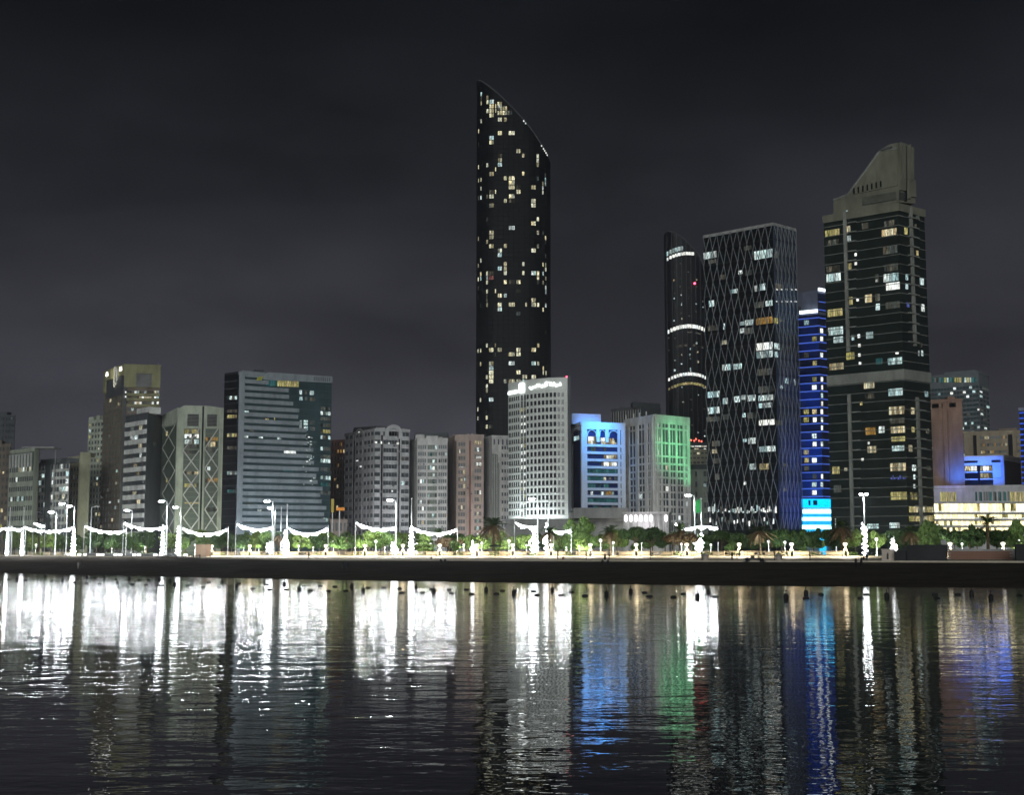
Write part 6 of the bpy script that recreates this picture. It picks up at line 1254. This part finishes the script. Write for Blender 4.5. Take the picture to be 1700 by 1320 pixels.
PEOPLE = [(7, .15, 'stand', 0, 'person in dark clothes standing on the promenade at the far left'), (11, .18, 'walk', 1, 'person in navy walking at the far left of the promenade'), (45, .2, 'robe', 0, 'person in a long dark robe below the arched fin office'), (513, .0, 'stand', 0, 'person in dark clothes standing alone at the beach edge below the wide slab'), (1004, .1, 'robe', 0, 'person in a long black robe at the beach edge below the blue office'), (1215, .0, 'stand', 0, 'person in dark clothes standing left of the pair beside the buggy'), (1223, .0, 'walk', 0, 'person in dark clothes walking right of the pair beside the buggy'), (1438, .05, 'stand', 1, 'person in navy standing right of the closed parasol'), (1433, .0, 'sit', 0, 'person in dark clothes sitting by the closed parasol'), (935, .2, 'sit', 3, 'person in a pink top sitting on the promenade below the curved tower'), (717, .2, 'sit', 2, 'person in pale clothes sitting on the promenade below the pale apartments'), (1262, -.05, 'sit', 0, 'person in dark clothes sitting right of the buggy'), (1240, -.06, 'sit', 1, 'person in navy sitting in front of the buggy'), (1266, -.1, 'sit', 0, 'person in dark clothes sitting at the end of the buggy group'),
          (732, -.45, 'sit', 0, 'person in dark clothes sitting on the sand, left of a pair'), (739, -.42, 'sit', 1, 'person in navy sitting on the sand, right of a pair'), (570, -1.9, 'stand', 0, 'person in dark clothes standing at the water edge below the red brown block'), (576, -1.9, 'stand', 1, 'person in navy standing at the water edge beside another'), (1420, -1.0, 'stand', 0, 'person in dark clothes standing halfway down the beach on the right'), (1429, -.7, 'robe', 0, 'person in a dark robe standing on the beach below the parasol'), (137, -2.2, 'walk', 0, 'person in dark clothes walking along the water edge on the left'), (131, -2.6, 'stand', 2, 'person in pale clothes standing at the water edge on the left'), (1000, -.5, 'sit', 0, 'person in dark clothes sitting on the sand below the blue office'), (1009, -.5, 'sit', 1, 'person in navy sitting on the sand below the blue office')]
for px, k_, pose, c_, lb in PEOPLE:
    Y = EDGE_Y(px) + 26 * k_; Y = max(Y, shore_y(px) + 1.5); s_ = (EDGE_Y(px) - shore_y(px)); z = ground_z(px, Y) + (.36 if 0 <= k_ < .001 else 0)
    if k_ < 0: q = (Y - shore_y(px)) / s_; z += (hummock(px, q * 6) if .15 < q < .85 else 0)
    me = FIG[pose].copy(); me.materials.clear(); me.materials.append(CLO[c_]); o = bpy.data.objects.new('person', me); COL.objects.link(o); o.location = (xof(px, Y), Y, z); o.rotation_euler = (0, 0, random.uniform(-.8, .8)); o.scale = (1.04,) * 3; tag(o, lb, 'person', 'people on the seafront')
# black buoys of the swimming line
BUOY = mat('black buoy plastic', (.008, .008, .009), .6, .3); CANM = [MB().lathe([(.16, -.25), (.3, -.1), (.33, .25), (.26, .45), (.1, .55)], 10).mesh('float', BUOY), MB().lathe([(.05, .5), (.05, .8), (.12, .82), (.02, .95)], 6).mesh('tip', BUOY)]
FLTM = [MB().tube([(-.55, 0, .04), (-.35, 0, .06), (.35, 0, .06), (.55, 0, .04)], [.1, .2, .2, .1], 10).mesh('float', BUOY), MB().lathe([(.06, .2), (.06, .3)], 6).mesh('eyelet', BUOY)]
UP = [(28, 963), (75, 956), (104, 965), (144, 958), (174, 957), (195, 969), (215, 960), (265, 963), (282, 966), (290, 972), (368, 967), (393, 975), (472, 971), (497, 979), (584, 974), (603, 982), (691, 976), (720, 983), (807, 980), (853, 986), (917, 981), (1007, 988), (1047, 983), (1158, 992), (1177, 985), (1305, 993), (1338, 986), (1472, 991), (1613, 987), (1645, 994)]
FLAT = [(14, 962), (43, 964), (65, 964), (87, 965), (123, 967), (144, 968), (158, 959), (166, 969), (193, 962), (220, 970), (231, 963), (243, 971), (247, 963), (268, 972), (312, 973), (338, 974), (347, 967), (364, 975), (397, 969), (420, 977), (443, 971), (448, 979), (475, 979), (505, 973), (515, 980), (532, 973), (545, 981), (556, 974), (574, 981), (611, 976), (637, 976), (663, 977), (667, 984), (701, 984), (717, 978), (746, 979), (750, 985), (774, 979), (783, 986), (824, 986), (834, 981), (855, 981), (886, 982), (891, 988), (932, 988), (948, 983), (971, 989), (1070, 984), (1078, 990), (1118, 991), (1135, 986), (1187, 991), (1338, 993), (1363, 987), (1438, 987), (1429, 993), (1552, 987), (1555, 993), (1590, 987), (1692, 988)]
for lst, ms, ph in ((UP, CANM, 'black upright buoy'), (FLAT, FLTM, 'black flat buoy')):
    for px, py in lst:
        py = max(py, SHORE_PY(px) + 5); Y = ZC * F / (py - HOR); r_ = empty('buoy', (xof(px, Y, py), Y, 0), random.uniform(-.3, .3)); sc_ = (.62, .62, .75) if ms is FLTM else (.8, .8, .95); inst('float', ms[0], r_, sc=sc_); inst('eyelet' if ms is FLTM else 'tip', ms[1], r_, sc=sc_)
        later(r_, px, ph, 'below', 'buoy', 'buoys of the swimming line')
finish_labels()
# ------------------------------------------------------------------ the night air over the town
hz = MB().box(-900, 900, -60, 1300, -3, 345).build('haze', None); hz['kind'] = 'stuff'; hz['label'] = 'thin pale night haze over the water and the town'
vm = bpy.data.materials.new('night haze'); vm.use_nodes = True; vt = vm.node_tree; vt.nodes.clear(); vo = vt.nodes.new('ShaderNodeOutputMaterial'); pv = vt.nodes.new('ShaderNodeVolumePrincipled')
pv.inputs['Color'].default_value = (.9, .93, 1, 1); pv.inputs['Density'].default_value = .00025; pv.inputs['Anisotropy'].default_value = .8; vt.links.new(pv.outputs[0], vo.inputs['Volume'])
hz.data.materials.append(vm)
